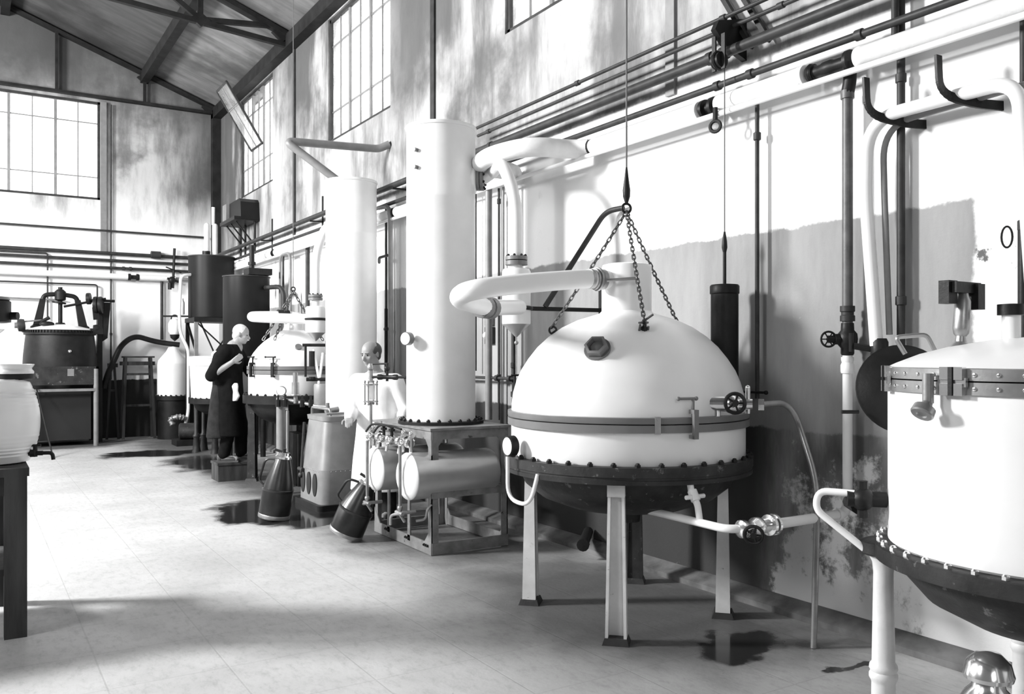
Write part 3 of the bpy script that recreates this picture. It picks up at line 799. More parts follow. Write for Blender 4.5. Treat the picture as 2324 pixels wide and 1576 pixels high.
MB().lathe([(.055, 0), (.055, .016), (.03, .018), (.03, .03), (.055, .032), (.055, .05), (.035, .055), (.04, .10), (.05, .12), (.05, .15), (.036, .17), (.036, .21), (.046, .225), (.046, .25), (.03, .26)], p, d, 18).build('valve_train', 'polished', BP)
vh = p + d * .15; hw = MB(); hn = V(-.75, -.62, -.15).normalized(); handwheel(hw, vh + hn * .115, hn, .045, .009, 5); hw.cyl(vh, vh + hn * .13, .013, n=8); hw.build('hand_wheel', 'iron', BP)

# curved white return pipe held by two hooks
WB = thing('curved_white_pipe', 'white bent pipe lying in two hooks at the right end of the wall', 'pipe', (4.09, 2.9, 1.6))
MB().tube(rounded([(4.00, 2.02, 1.72), (4.07, 2.13, 2.815), (4.09, 2.93, 2.815), (4.09, 2.94, 2.4), (4.09, 2.875, 1.60)], [.14, .2, .1], 12), .034, 16).build('pipe_run', 'enamel', WB)
MB().tube(rounded([(4.13, 2.12, 2.80), (4.15, 2.88, 2.78), (4.15, 2.87, 2.4), (4.15, 2.84, 1.66)], [.2, .1], 10), .017, 10).build('trace_pipe', 'pipegrey', WB)
MB().lathe([(.04, 0), (.045, .02), (.045, .09), (.036, .11)], (4.10, 2.865, 1.53), n=14).cyl((4.10, 2.87, 1.58), (4.03, 2.97, 1.60), .018, n=8).cyl((4.02, 2.98, 1.57), (4.02, 2.98, 1.67), .012, n=8).build('end_cock', 'iron', WB)
for yy, lab in ((2.80, 'black J-shaped pipe hook above the bend of the white pipe'), (2.40, 'black J-shaped pipe hook nearest the right edge of the picture')):
    h = MB(); pts = rounded([(4.25, yy - .10, 2.76), (4.10, yy - .04, 2.765), (3.99, yy + .06, 2.82), (3.985, yy + .065, 3.0)], .08, 6)
    for a, c in zip(pts, pts[1:]): h.bar(a - (c - a).normalized() * .006, c + (c - a).normalized() * .006, .046, .013, (0, -1, .01) if abs((c - a).normalized().y) < .9 else (1, 0, 0))
    tag(h.build('pipe_hook', 'iron', None, loc=(4.25, yy - .1, 2.76)), lab, 'hook', 'pipe hooks')
pipe('vertical_pipe', 'vertical dark pipe with a coupling behind the bent white pipe', [(4.19, 2.80, 3.45), (4.19, 2.80, 1.55)], .021, 'pipedark', [((4.19, 2.80, 1.84), Zv), ((4.19, 2.80, 3.02), Zv)], fr=1.35)
o = pipe('vertical_pipe', 'vertical dark pipe with a looped lever at the far right of the wall', [(4.19, 2.17, 3.45), (4.19, 2.17, 2.2), (4.19, 2.17, 1.3)], .016, 'pipedark', [((4.19, 2.17, 2.16), Zv)], fr=1.6)
MB().tube([(4.19, 2.17, 2.18), (4.19, 2.17, 1.76)], .024, 12).build('sleeve', 'iron', o)
MB().torus((4.16, 2.23, 2.11), (1, .6, 0), .05, .005, 18, 6, sx=.45).build('lever', 'iron', o)
pipe('vertical_pipe', 'thin vertical dark pipe to the right of the counterweight', [(4.18, 3.78, 3.12), (4.18, 3.78, 1.28)], .014, 'pipedark', [((4.18, 3.78, 2.92), Zv)], fr=1.7)
tag(MB().cyl((4.17, 3.70, 1.32), (4.10, 4.05, 1.32), .008, n=8).ball((4.17, 3.70, 1.32), .014).build('valve_rod', 'iron', None, loc=(4.1, 4.05, 1.32)), 'short black rod with a knob beside the thin pipe, above the outlet valve', 'rod')
pipe('vertical_pipe', 'arched dark pipe rising above the wall pipes at the top right', rounded([(4.14, 2.80, 3.24), (4.14, 2.80, 3.60), (4.14, 2.45, 3.72)], .12, 6), .02, 'pipedark')

# ================================================================== SEPARATOR VESSELS
def separator(c, r, z, label, lab2, wall_y, s=1.0):
    """z = (tip, cone top, body top, flange)"""
    o = thing('separator_vessel', label, 'separator', (c[0], c[1], z[0]))
    MB().lathe([(r * .98, z[1]), (r, z[1] + .01), (r, z[2] - .02), (r * .9, z[2]), (r * .4, z[2] + .01)], (*c, 0), n=32).build('vessel_body', 'silver', o)
    MB().lathe([(.008, z[0]), (r * .98, z[1])], (*c, 0), n=28).build('vessel_cone', 'drum', o)
    MB().lathe([(.045, z[2]), (.045, z[3] - .03)], (*c, 0), n=20).build('top_stub', 'silver', o)
    f = MB().lathe([(.05, z[3] - .035), (.085, z[3] - .034), (.085, z[3] - .004), (.04, z[3] - .003)], (*c, 0), n=24).lathe([(.04, z[3] + .002), (.085, z[3] + .003), (.085, z[3] + .03), (.05, z[3] + .032)], (*c, 0), n=24).build('flange', 'ringgrey', o)
    bolt_ring(o, c, .07, z[3] + .03, 8, BOLT_S)
    return o
sep1 = separator((3.50, 5.52), .108, (1.69, 1.785, 2.20, 2.265), 'silver separator vessel with pointed bottom beside the big white still', '', 5.3)
MB().cyl((3.50, 5.52, 1.40), (3.50, 5.52, 1.70), .006, n=6).ball((3.50, 5.52, 1.645), .016).build('drip_tube', 'steel', sep1)
MB().cyl((3.44, 5.50, 1.40), (3.62, 5.46, 1.405), .008, n=6).cyl((3.48, 5.51, 1.40), (3.48, 5.51, 1.24), .011, .006, n=8).build('drip_cock', 'iron', sep1)
BK = thing('wall_bracket', 'black triangular wall bracket carrying the separator behind the dome', 'bracket', (4.2, 5.4, 1.91))
MB().bar((3.32, 5.53, 1.905), (4.22, 5.42, 1.905), .05, .03, (0, 0, 1)).build('bracket_arm', 'iron', BK)
MB().torus((3.50, 5.52, 1.905), (0, 0, 1), .113, .016, 30, 8).build('bracket_collar', 'iron', BK)
MB().tube(rounded([(3.72, 5.46, 1.92), (4.16, 5.28, 2.66), (4.21, 5.12, 2.67)], .12, 6), .021, 10).build('bracket_stay', 'pipedark', BK)
MB().bar((4.235, 5.42, 1.85), (4.235, 5.42, 2.2), .06, .02).build('wall_plate', 'iron', BK)

# ================================================================== FIRST TALL COLUMN ON ITS IRON TABLE
def column(c, r, z0, z1, label):
    o = thing('distilling_column', label, 'column', (c[0], c[1], z0))
    MB().lathe([(r, z0 + .02), (r, z1 - .62), (r + .0015, z1 - .615), (r + .0015, z1 - .59), (r, z1 - .585), (r, z1 - .03)], (*c, 0), n=64).build('column_shell', 'silver', o)
    MB().lathe([(r, z1 - .03), (r + .008, z1 - .026), (r + .012, z1 - .012), (r + .008, z1), (r - .01, z1 + .002), (r - .03, z1 - .002), (0, z1 + .02)], (*c, 0), n=64).build('top_rim', 'silver', o)
    MB().lathe([(r * .9, z0), (r + .07, z0), (r + .07, z0 + .025), (r, z0 + .027)], (*c, 0), n=64).build('base_flange', 'iron', o)
    bolt_ring(o, c, r + .045, z0 + .025, 24, BOLT)
    riv = MB().ball((0, 0, 0), .006, n=6, m=4).mesh('rivet', 'silver')
    return o
K1 = (3.36, 6.48)
T1 = thing('column_table', 'open iron table frame carrying the nearer tall column', 'iron table', (3.38, 6.55, 0))
x0, x1, y0, y1, zt = 3.03, 3.72, 6.0, 7.10, .985
tp = MB(); tp.box((x0 - .02, y0 - .02, zt - .02), (x1 + .02, y1 + .02, zt)); tp.build('table_plate', 'frame', T1)
for a, c in (((x0, y0), (x0, y1)), ((x1, y0), (x1, y1)), ((x0, y0), (x1, y0)), ((x0, y1), (x1, y1))):
    MB().bar((*a, zt - .055), (*c, zt - .055), .012, .07).build('top_rail', 'frame', T1)
    MB().bar((*a, .05), (*c, .05), .012, .09).build('bottom_rail', 'frame', T1)
for (x, y) in ((x0, y0), (x0, y1), (x1, y0), (x1, y1)):
    sx = 1 if x == x0 else -1; sy = 1 if y == y0 else -1
    l = MB(); l.box((min(x, x + sx * .06), min(y, y + sy * .008), .0), (max(x, x + sx * .06), max(y, y + sy * .008), zt - .02)); l.box((min(x, x + sx * .008), min(y, y + sy * .06), .0), (max(x, x + sx * .008), max(y, y + sy * .06), zt - .02)); l.build('leg', 'frame', T1)
    g = MB(); g.prism([(x - sx * .004, y, zt - .09), (x - sx * .004, y + sy * .10, zt - .09), (x - sx * .004, y, zt - .21)], (sx * .008, 0, 0)); g.prism([(x, y - sy * .004, zt - .09), (x + sx * .10, y - sy * .004, zt - .09), (x, y - sy * .004, zt - .21)], (0, sy * .008, 0)); g.build('gusset_plate', 'frame', T1)
    g = MB(); g.prism([(x - sx * .004, y, .09), (x - sx * .004, y + sy * .12, .09), (x - sx * .004, y, .22)], (sx * .008, 0, 0)); g.build('gusset_plate', 'frame', T1)
for y in (6.40, 6.80): MB().bar((x0, y, .05), (x0, y, .50), .05, .012, (1, 0, 0), .035, .012).build('drum_support', 'frame', T1)
MB().bar((x0, y0, .47), (x1, y0, .47), .012, .06).build('middle_rail', 'frame', T1)
MB().bar((x1, y0, .47), (x1, y1, .47), .012, .06).build('middle_rail', 'frame', T1)
for y in (6.08, 6.42, 6.82):
    for k in (-.03, 0, .03): place(BOLT_S, 'rivet', T1, (x0 - .006, y + k, .07), V(-1, 0, 0).to_track_quat('Z', 'Y'))
COL1 = column(K1, .288, zt, 3.455, 'nearer tall silver column standing on the iron table')
# gauge, sleeve and outlet elbow
gq = polar(K1, .288, 180 + 12, 1.685); gd = V(-1, -.45, 0).normalized()
gg = MB().tube([gq, gq + gd * .07], .012, 8).lathe([(.05, .05), (.055, .055), (.055, .10), (.05, .105)], gq, gd, 24).build('gauge_case', 'ringgrey', COL1)
MB().lathe([(.048, .1055), (0, .108)], gq, gd, 24).build('gauge_face', 'dial', gg)
ed = V(.80, -.60, 0).normalized(); eq = V(K1[0], K1[1], 3.02) + ed * .27
MB().lathe([(.13, -.03), (.115, .02), (.085, .035)], eq, ed, 28).build('outlet_boss', 'silver', COL1)
MB().lathe([(.06, .035), (.095, .036), (.095, .06), (.06, .061)], eq, ed, 24).lathe([(.06, .065), (.095, .066), (.095, .09), (.05, .092)], eq, ed, 24).build('outlet_flange', 'ringgrey', COL1)
axis_bolts(COL1, eq + ed * .09, ed, .078, 8, BOLT_S)
el = rounded([eq + ed * .08, eq + ed * .17 + V(0, 0, .06), (3.50, 5.72, 3.05), (3.50, 5.52, 2.72), (3.50, 5.52, 2.29)], [.1, .22, .22], 10)
MB().tube(el, .048, 18).build('outlet_elbow', 'silver', COL1)
for dz_ in (.30, -.05): MB().cyl(polar(K1, .288, 200, 3.10 + dz_ * .4), polar(K1, .325, 200, 3.10 + dz_ * .4), .018, n=8).build('stud', 'ringgrey', COL1)

# two receiver drums in the frame
def drum(y, z, r, xa, xb, label):
    o = thing('receiver_drum', label, 'drum', (xa, y, z - r), 'receiver drums')
    MB().lathe([(r, 0), (r, xb - xa), (r * .93, xb - xa + .03), (r * .6, xb - xa + .06), (0, xb - xa + .07)], (xa, y, z), (1, 0, 0), 40).build('drum_shell', 'drum', o)
    MB().lathe([(r, .0), (r * 1.01, -.008), (r * .97, -.022), (r * .72, -.05), (r * .4, -.064), (0, -.07)], (xa, y, z), (1, 0, 0), 40).build('drum_end', 'enamel', o)
    MB().tube([(xa - .05, y - .03, z - r - .16), (xa - .09, y - .03, z - r - .10), (xa - .09, y - .03, z + r + .06)], .013, 10).build('level_tube', 'frame', o)
    k = MB(); k.cyl((xa - .09, y - .03, z - r - .09), (xa + .04, y - .03, z - r - .09), .014, n=8).cyl((xa - .09, y - .08, z - r - .09), (xa - .09, y + .04, z - r - .09), .015, n=8)
    k.tube(rounded([(xa - .09, y - .06, z - r - .09), (xa - .10, y + .05, z - r - .11), (xa - .11, y + .10, z - r - .13), (xa - .11, y + .10, z - r - .20)], .03, 4), .012, 8).ball((xa - .09, y - .03, z - r - .05), .022)
    k.build('drain_cock', 'steel', o)
    return o
drum(6.13, .61, .183, 2.90, 3.60, 'nearer tinned drum with white domed end inside the iron table')
drum(6.68, .61, .180, 2.86, 3.60, 'farther tinned drum with white domed end inside the iron table')
# valve manifold above the drums
MF = thing('valve_manifold', 'cluster of pipes and hand valves above the white drum ends', 'manifold', (2.95, 6.5, .84))
MB().tube([(2.93, 7.0, .86), (2.93, 6.15, .86)], .026, 14).build('header_pipe', 'steel', MF)
for y in (6.95, 6.75, 6.55, 6.35, 6.18):
    MB().lathe([(.03, -.03), (.042, -.02), (.042, .02), (.03, .03)], (2.93, y, .86), Y, 12).build('tee', 'polished', MF)
for i, y in enumerate((6.68, 6.52)):
    v = MB().cyl((2.93, y, .86), (2.93, y, .96), .014, n=8).cyl((2.93, y, .93), (2.93, y, .95), .028, n=8); v.build('valve_stem', 'iron', MF)
    MB().tube(rounded([(2.86, y + .22, .90), (2.90, y + .20, .965), (2.93, y, .975), (2.95, y - .14, .955)], .05, 4), .009, 8).build('lever_handle', 'iron', MF)
for y in (6.9, 6.3, 6.16):
    MB().cyl((2.93, y, .78), (2.93, y, .93), .016, n=8).cyl((2.93, y, .90), (2.93, y, .915), .026, n=8).ball((2.93, y, .94), .017).build('valve', 'polished', MF)
MB().tube(rounded([(3.03, 6.0, .40), (3.01, 6.03, .36), (3.0, 6.04, .28), (2.93, 6.07, .27)], .03, 4), .011, 8).build('drip_pipe', 'steel', MF)
# standing sight-flow pipe in front of the man in white
SF = thing('sight_flow_pipe', 'upright pipe with glass sight chamber in front of the man in white', 'pipe', (2.92, 6.93, .0))
px_, py_ = 2.92, 6.93
MB().cyl((px_, py_, .88), (px_, py_, 1.155), .013, n=10).cyl((px_, py_, 1.315), (px_, py_, 1.44), .017, n=10).build('stand_pipe', 'steel', SF)
MB().tube([(px_, py_, .88), (px_, py_ + .03, .3)], .012, 8).build('down_pipe', 'steel', SF)
MB().cyl((px_, py_, 1.17), (px_, py_, 1.30), .038, n=20, caps=False).build('glass_chamber', 'glass', SF)
for z in (1.155, 1.30): MB().lathe([(.016, -.008), (.062, -.006), (.062, .006), (.016, .008)], (px_, py_, z), n=20).build('end_plate', 'steel', SF)
for k in range(4):
    a = math.radians(45 + 90 * k); q = V(px_ + .055 * math.cos(a), py_ + .055 * math.sin(a), 0)
    MB().cyl(q + V(0, 0, 1.135), q + V(0, 0, 1.325), .006, n=6).ball(q + V(0, 0, 1.325), .011, n=8, m=6).ball(q + V(0, 0, 1.135), .011, n=8, m=6).build('tie_rod', 'steel', SF)
MB().lathe([(.014, 0), (.03, .01), (.034, .03), (.024, .05), (.018, .06)], (px_, py_, 1.42), n=14).build('cup', 'steel', SF)
dr = V(.62, -.78, 0).normalized(); q0 = V(px_, py_, 1.365)
MB().tube([q0, q0 + dr * .38], .011, 10).lathe([(.012, .06), (.024, .07), (.024, .10), (.018, .12), (.018, .20), (.024, .22), (.024, .25), (.012, .26)], q0, dr, 12).cyl(q0 + dr * .155 - V(0, 0, .035), q0 + dr * .155 + V(0, 0, .07), .013, n=8).ball(q0 + dr * .155 + V(0, 0, .075), .026, n=12, m=8).build('cross_valve', 'iron', SF)
MB().cyl(q0 + dr * .165 + V(0, 0, .115), q0 - dr * .01 + V(0, 0, .11), .008, n=8).cyl(q0 + dr * .155 + V(0, 0, .09), q0 + dr * .155 + V(0, 0, .12), .012, n=8).build('valve_lever', 'iron', SF)

# ================================================================== FOREGROUND VAT AT THE RIGHT EDGE
VC = (3.30, 1.60)
Vt = thing('lidded_vat', 'tall white lidded vat cut off by the right edge of the picture', 'vat', (VC[0], VC[1], 0))
MB().lathe([(.54, .85), (.55, .86), (.55, 1.425), (.54, 1.43)], (*VC, 0), n=72).build('vat_shell', 'enamel', Vt)
MB().lathe([(.54, 1.420), (.562, 1.421), (.562, 1.462), (.54, 1.463)], (*VC, 0), n=72).build('lower_band', 'steel', Vt)
MB().lathe([(.54, 1.466), (.562, 1.467), (.562, 1.505), (.555, 1.508), (.54, 1.508)], (*VC, 0), n=72).build('upper_band', 'steel', Vt)
LID = MB().lathe([(.553, 1.506), (.52, 1.522), (.44, 1.555), (.33, 1.585), (.20, 1.607), (.08, 1.617), (0, 1.618)], (*VC, 0), n=72).build('lid', 'enamel', Vt)
rv = MB().lathe([(.008, 0), (.006, .004), (0, .006)], (0, 0, 0), n=8).mesh('rivet', 'polished')
for i in range(40):
    a_ = 90 + i * 7.5 + 3
    qv = V(math.cos(math.radians(a_)), math.sin(math.radians(a_)), 0).to_track_quat('Z', 'Y')
    for z in (1.441, 1.486): place(rv, 'rivet', Vt, polar(VC, .562, a_, z), qv)
fv = MB().lathe([(.50, .79), (.60, .792), (.602, .80), (.602, .845), (.595, .85), (.54, .852)], (*VC, 0), n=72).build('flange', 'ironworn', Vt)
bolt_ring(Vt, VC, .58, .85, 40, BOLT_B, start=4)
MB().lathe([(.52, .80), (.50, .74), (.42, .65), (.28, .58), (.12, .555), (.07, .55), (.06, .46), (.09, .455), (.09, .43), (0, .43)], (*VC, 0), n=48).build('vat_pan', 'ironworn', Vt)
for a_ in (127, 217, 307, 37):
    q = polar(VC, .565, a_, 0)
    l = MB().lathe([(.048, 0), (.046, .05), (.043, .30), (.046, .31), (.052, .32), (.052, .335), (.047, .345), (.052, .355), (.050, .37), (.042, .38), (.036, .72), (.04, .76), (.055, .79)], q, n=20).build('leg', 'legwhite', Vt)
    MB().lathe([(.07, 0), (.07, .02), (.05, .03)], q, n=16).build('foot', 'ironworn', l)
    MB().lathe([(.07, .79), (.085, .80), (.085, .84), (.06, .85)], q, n=18).build('leg_lug', 'ironworn', l)
# clamps on the lid joint
def strap(az, w):
    a_ = math.radians(az); o_ = V(math.cos(a_), math.sin(a_), 0); s_ = V(-o_.y, o_.x, 0); q = V(*VC, 0) + o_ * .57
    k = MB()
    for sg in (-1, 1):
        for z0, z1 in ((1.418, 1.458), (1.470, 1.512)): k.bar(q + s_ * sg * w * .5 + V(0, 0, z0), q + s_ * sg * w * .5 + V(0, 0, z1), w * .62, .022, o_)
    k.bar(q + V(0, 0, 1.462) - s_ * w, q + V(0, 0, 1.462) + s_ * w, .03, .012, o_)
    g = k.build('lid_clamp', 'polished', Vt)
    MB().bar(q + V(0, 0, 1.418), q + V(0, 0, 1.512), w * .3, .03, o_).build('clamp_jaw', 'iron', g)
    return q, o_, s_, g
strap(138, .04)
q, o_, s_, g = strap(176, .05)
kb = q - s_ * .075 + o_ * .02
kn = MB().cyl(kb + V(0, 0, 1.49), kb + V(0, 0, 1.39), .018, n=12); kd = (V(0, 0, -1) + o_ * .8).normalized(); kn.lathe([(.016, 0), (.02, .02), (.036, .026), (.038, .05), (.034, .055), (.018, .055), (.014, .05), (0, .05)], kb + V(0, 0, 1.395), kd, 18); kn.build('clamp_knob', 'steel', g)
# safety cock, stub and handle on the lid
q = V(3.10, 1.83, 1.60)
MB().lathe([(.045, -.035), (.03, -.01), (.02, .0), (.018, .02), (.026, .03), (.03, .05), (.028, .15), (.02, .17), (.014, .20)], q, (.1, 0, 1), 18).build('safety_cock', 'steel', LID)
MB().box((q.x - .06, q.y - .02, q.z + .18), (q.x + .10, q.y + .02, q.z + .22)).box((q.x - .075, q.y + .0, q.z + .14), (q.x - .02, q.y + .04, q.z + .225)).box((q.x + .055, q.y - .035, q.z + .12), (q.x + .10, q.y + .025, q.z + .215)).build('cock_weight', 'iron', LID)
q = V(3.20, 1.70, 1.60)
MB().lathe([(.035, -.02), (.031, .01), (.031, .095)], q, n=20).build('lid_stub', 'enamel', LID)
MB().lathe([(.03, .095), (.046, .096), (.046, .135), (.02, .137)], q, n=20).build('stub_flange', 'iron', LID)
MB().tube(rounded([(3.05, 2.02, 1.555), (3.03, 2.05, 1.62), (3.11, 1.97, 1.63), (3.13, 1.95, 1.57)], .02, 4), .009, 8).build('lid_handle', 'steel', LID)
# round iron door leaning behind the vat
DR = thing('round_iron_door', 'dark round dished iron door behind the white vat', 'door plate', (3.35, 2.27, 1.2))
dn = V(-.62, -.72, .28).normalized(); dc = V(3.37, 2.235, 1.41)
MB().lathe([(0, .04), (.10, .035), (.15, .022), (.185, .0), (.195, -.004), (.195, -.02), (.17, -.022), (0, -.02)], dc, dn, 40).build('door_disc', 'iron', DR)
MB().cyl(dc + V(-.17, .10, -.10), dc + V(-.23, .14, -.10), .008, n=8).build('door_pin', 'iron', DR)
MB().bar(dc - dn * .02 - V(0, 0, .02), (3.62, 2.35, 1.39), .03, .012).build('hinge_arm', 'iron', DR)
# side valve and white loop pipe low on the vat
pz = polar(VC, .555, 128, 1.0)
sv = MB().cyl(pz, pz + V(-.10, .10, 0), .03, n=12).ball(pz + V(-.06, .06, 0), .045).cyl(pz + V(-.06, .06, -.07), pz + V(-.06, .06, .07), .02, n=8).cyl(pz + V(-.03, .10, -.04), pz + V(.05, .20, -.04), .028, n=10).build('side_valve', 'iron', Vt)
MB().tube(rounded([pz + V(-.08, .08, .02), pz + V(-.14, .20, .02), pz + V(-.16, .20, -.05), pz + V(-.06, .05, -.19)], .06, 6), .014, 10).build('loop_pipe', 'enamel', Vt)
MB().cyl((3.30, 1.60, .43), (3.30, 1.60, .30), .05, n=14).ball((3.30, 1.60, .36), .07).build('bottom_cock', 'iron', Vt)
# polished jug under the vat
JG = thing('polished_milk_can', 'shiny metal can with domed shoulder at the bottom right corner', 'can', (2.86, 1.74, 0))
MB().lathe([(0, 0), (.10, .0), (.105, .01), (.105, .20), (.10, .24), (.075, .27), (.055, .285), (.05, .30)], (2.86, 1.74, 0), n=36).build('can_body', 'polished', JG)
MB().lathe([(.05, .30), (.078, .305), (.082, .315), (.07, .345), (.04, .365), (0, .37)], (2.86, 1.74, 0), n=36).build('can_lid', 'polished', JG)
JG.location = (2.98, 1.66, 0); JG.scale = (1.0, 1.0, 1.43)

# ================================================================== TILTED COPPER CANS
def can(loc, h, r, tilt_az, tilt, label):
    o = thing('copper_can', label, 'can', loc, 'tilted copper cans')
    a_ = math.radians(tilt_az); ax = V(math.cos(a_) * math.sin(tilt), math.sin(a_) * math.sin(tilt), math.cos(tilt))
    x, y, z = frame_from(ax); base = V(*loc) + V(0, 0, r * math.sin(tilt)) 
    MB().lathe([(0, 0), (r, 0), (r, h * .42), (r * .98, h * .44)], base, ax, 36).build('can_body', 'copper', o)
    MB().lathe([(r * .98, h * .44), (r * .86, h * .58), (r * .55, h * .84), (r * .46, h * .90)], base, ax, 36).build('can_shoulder', 'copper', o)
    MB().lathe([(r * .46, h * .90), (r * .52, h * .91), (r * .52, h * .94), (r * .42, h * .96), (r * .40, h), (0, h)], base, ax, 28).build('can_neck', 'polished', o)
    MB().lathe([(r * 1.01, h * .0), (r * 1.02, h * .01), (r * 1.02, h * .05), (r * 1.0, h * .06)], base, ax, 36).build('bottom_band', 'steel', o)
    MB().lathe([(r * 1.0, h * .41), (r * 1.025, h * .42), (r * 1.025, h * .445), (r * .99, h * .455)], base, ax, 36).build('shoulder_band', 'copper', o)
    s_ = V(-.75, .55, .2); s_ = (s_ - ax * s_.dot(ax)).normalized()
    hp = rounded([base + ax * h * .88 + s_ * r * .45, base + ax * h * .86 + s_ * r * 1.15, base + ax * h * .52 + s_ * r * 1.35, base + ax * h * .46 + s_ * r * .98], r * .5, 6)
    MB().tube(hp, .011, 8).build('handle', 'copper', o)
    MB().tube([base + ax * h * .98 - s_ * r * .5, base + ax * h * 1.02 + s_ * r * .6], .012, 8).cyl(base + ax * h * .97, base + ax * h * 1.06, .018, n=8).build('stopper', 'iron', o)
    return o
can((2.68, 6.90, 0), .50, .145, -38, .42, 'dark copper can tilted against the foot of the iron table')
can((2.44, 8.12, 0), .62, .145, -35, .16, 'dark copper can with bright shoulder standing in the puddle')

# ================================================================== TAPERED TANK WITH OVAL OPENINGS
TK = thing('tapered_tank', 'grey tapered sheet-metal tank with dark oval openings near the puddle', 'tank', (3.2, 8.7, 0))
def rrect(x0, x1, y0, y1, r, z, n=6):
    out = []
    for cx_, cy_, a0 in ((x1 - r, y1 - r, 0), (x0 + r, y1 - r, 90), (x0 + r, y0 + r, 180), (x1 - r, y0 + r, 270)):
        for k in range(n + 1):
            t = math.radians(a0 + 90 * k / n); out.append(V(cx_ + r * math.cos(t), cy_ + r * math.sin(t), z))
    return out
def loft(rings, cap=True):
    b = MB(); n = len(rings[0]); vs = [p for r_ in rings for p in r_]; fs = []
    for i in range(len(rings) - 1):
        for k in range(n): fs.append((i*n + k, i*n + (k+1) % n, (i+1)*n + (k+1) % n, (i+1)*n + k))
    if cap: fs += [tuple(range(n - 1, -1, -1)), tuple(range((len(rings) - 1)*n, len(rings)*n))]
    return b._add(vs, fs)
loft([rrect(2.96, 3.58, 8.28, 8.98, .09, .06), rrect(2.97, 3.575, 8.29, 8.97, .09, .40)]).build('lower_shell', 'pipegrey', TK)
M['tanksheet'] = grey('grey_sheet_metal', 0.25, 0.45, 0.3, 0.15, 5, 0.1)
loft([rrect(2.97, 3.57, 8.295, 8.965, .09, .40), rrect(3.03, 3.50, 8.36, 8.91, .08, .89)]).build('upper_shell', 'tanksheet', TK)
loft([rrect(3.02, 3.51, 8.35, 8.92, .08, .885), rrect(3.015, 3.515, 8.345, 8.925, .08, .93), rrect(3.04, 3.49, 8.37, 8.90, .07, .935)]).build('top_rim', 'pipegrey', TK)
loft([rrect(2.92, 3.60, 8.24, 9.0, .05, 0.0), rrect(2.92, 3.60, 8.24, 9.0, .05, .06)]).build('base_tray', 'iron', TK)
for y in (8.47, 8.65, 8.83):
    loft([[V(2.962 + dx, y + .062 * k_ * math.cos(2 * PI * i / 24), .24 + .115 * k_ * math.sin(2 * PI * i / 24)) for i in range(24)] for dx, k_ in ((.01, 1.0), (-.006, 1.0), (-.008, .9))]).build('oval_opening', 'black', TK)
rt = MB().ball((0, 0, 0), .008, n=6, m=4).mesh('rivet', 'pipegrey')
for k in range(12): place(rt, 'rivet', TK, (2.972, 8.38 + k * .05, .385))
for k in range(9): place(rt, 'rivet', TK, (3.07 + k * .05, 8.292, .385))
MB().tube([(2.985, 8.86, .85), (2.955, 8.86, .38), (2.95, 8.86, .33)], .015, 8).cyl((2.95, 8.93, .36), (2.95, 8.80, .36), .02, n=8).ball((2.95, 8.86, .30), .03).build('level_tube', 'pipedark', TK)
MB().tube(rounded([(3.10, 8.95, .93), (3.10, 8.95, 1.0), (3.12, 8.45, 1.0), (3.12, 8.45, .93)], .04, 4), .014, 8).cyl((3.2, 8.75, .93), (3.2, 8.75, 1.05), .02, n=8).cyl((3.12, 8.6, .97), (3.26, 8.6, .99), .03, n=10).build('top_fittings', 'steel', TK)
MB().tube([(3.06, 8.40, .96), (3.34, 8.40, .96)], .012, 8).cyl((3.30, 8.42, .93), (3.30, 8.42, 1.12), .012, .006, n=8).build('top_rail', 'steel', TK)
# sampling stand with cup and gauge behind the copper can
SS = thing('sampling_stand', 'slim standing pipes with small dial gauge in front of the second still', 'pipe stand', (2.9, 9.5, 0))
MB().tube([(2.95, 9.55, 0), (2.95, 9.55, 1.08)], .05, 14).build('stand_post', 'pipegrey', SS)
gp2 = V(2.94, 9.50, 1.155)
gg2 = MB().lathe([(.05, -.02), (.055, -.015), (.055, .012), (.048, .016)], gp2, V(-.45, -.9, 0), 22).cyl(gp2 + V(0, 0, -.05), gp2 + V(0, 0, -.10), .014, n=8).build('gauge_case', 'steel', SS)
MB().lathe([(.046, .017), (0, .018)], gp2, V(-.45, -.9, 0), 22).build('gauge_face', 'dial', gg2)
MB().tube([(2.93, 9.25, .95), (2.93, 9.25, .30)], .016, 10).build('down_pipe', 'pipegrey', SS)
MB().tube(rounded([(2.94, 9.52, 1.06), (3.04, 9.45, 1.05), (3.25, 9.2, .99), (3.3, 9.0, .99)], .06, 5), .02, 10).build('cross_pipe', 'steel', SS)
MB().cyl((3.06, 9.38, 1.02), (3.06, 9.38, 1.10), .022, n=10).cyl((3.06, 9.38, 1.12), (3.06, 9.38, 1.25), .04, n=16).lathe([(.05, 1.10), (.055, 1.11), (.05, 1.12)], (3.06, 9.38, 0), n=16).cyl((3.06, 9.38, 1.25), (3.06, 9.38, 1.36), .028, n=12).build('sample_glass', 'steel', SS)
for k_ in ((2.90, 9.49), (2.97, 9.46), (3.12, 9.33), (3.19, 9.25)):
    MB().cyl((*k_, .98), (*k_, 1.06), .028, n=8).cyl((*k_, 1.06), (*k_, 1.11), .012, n=6).build('valve', 'iron', SS)

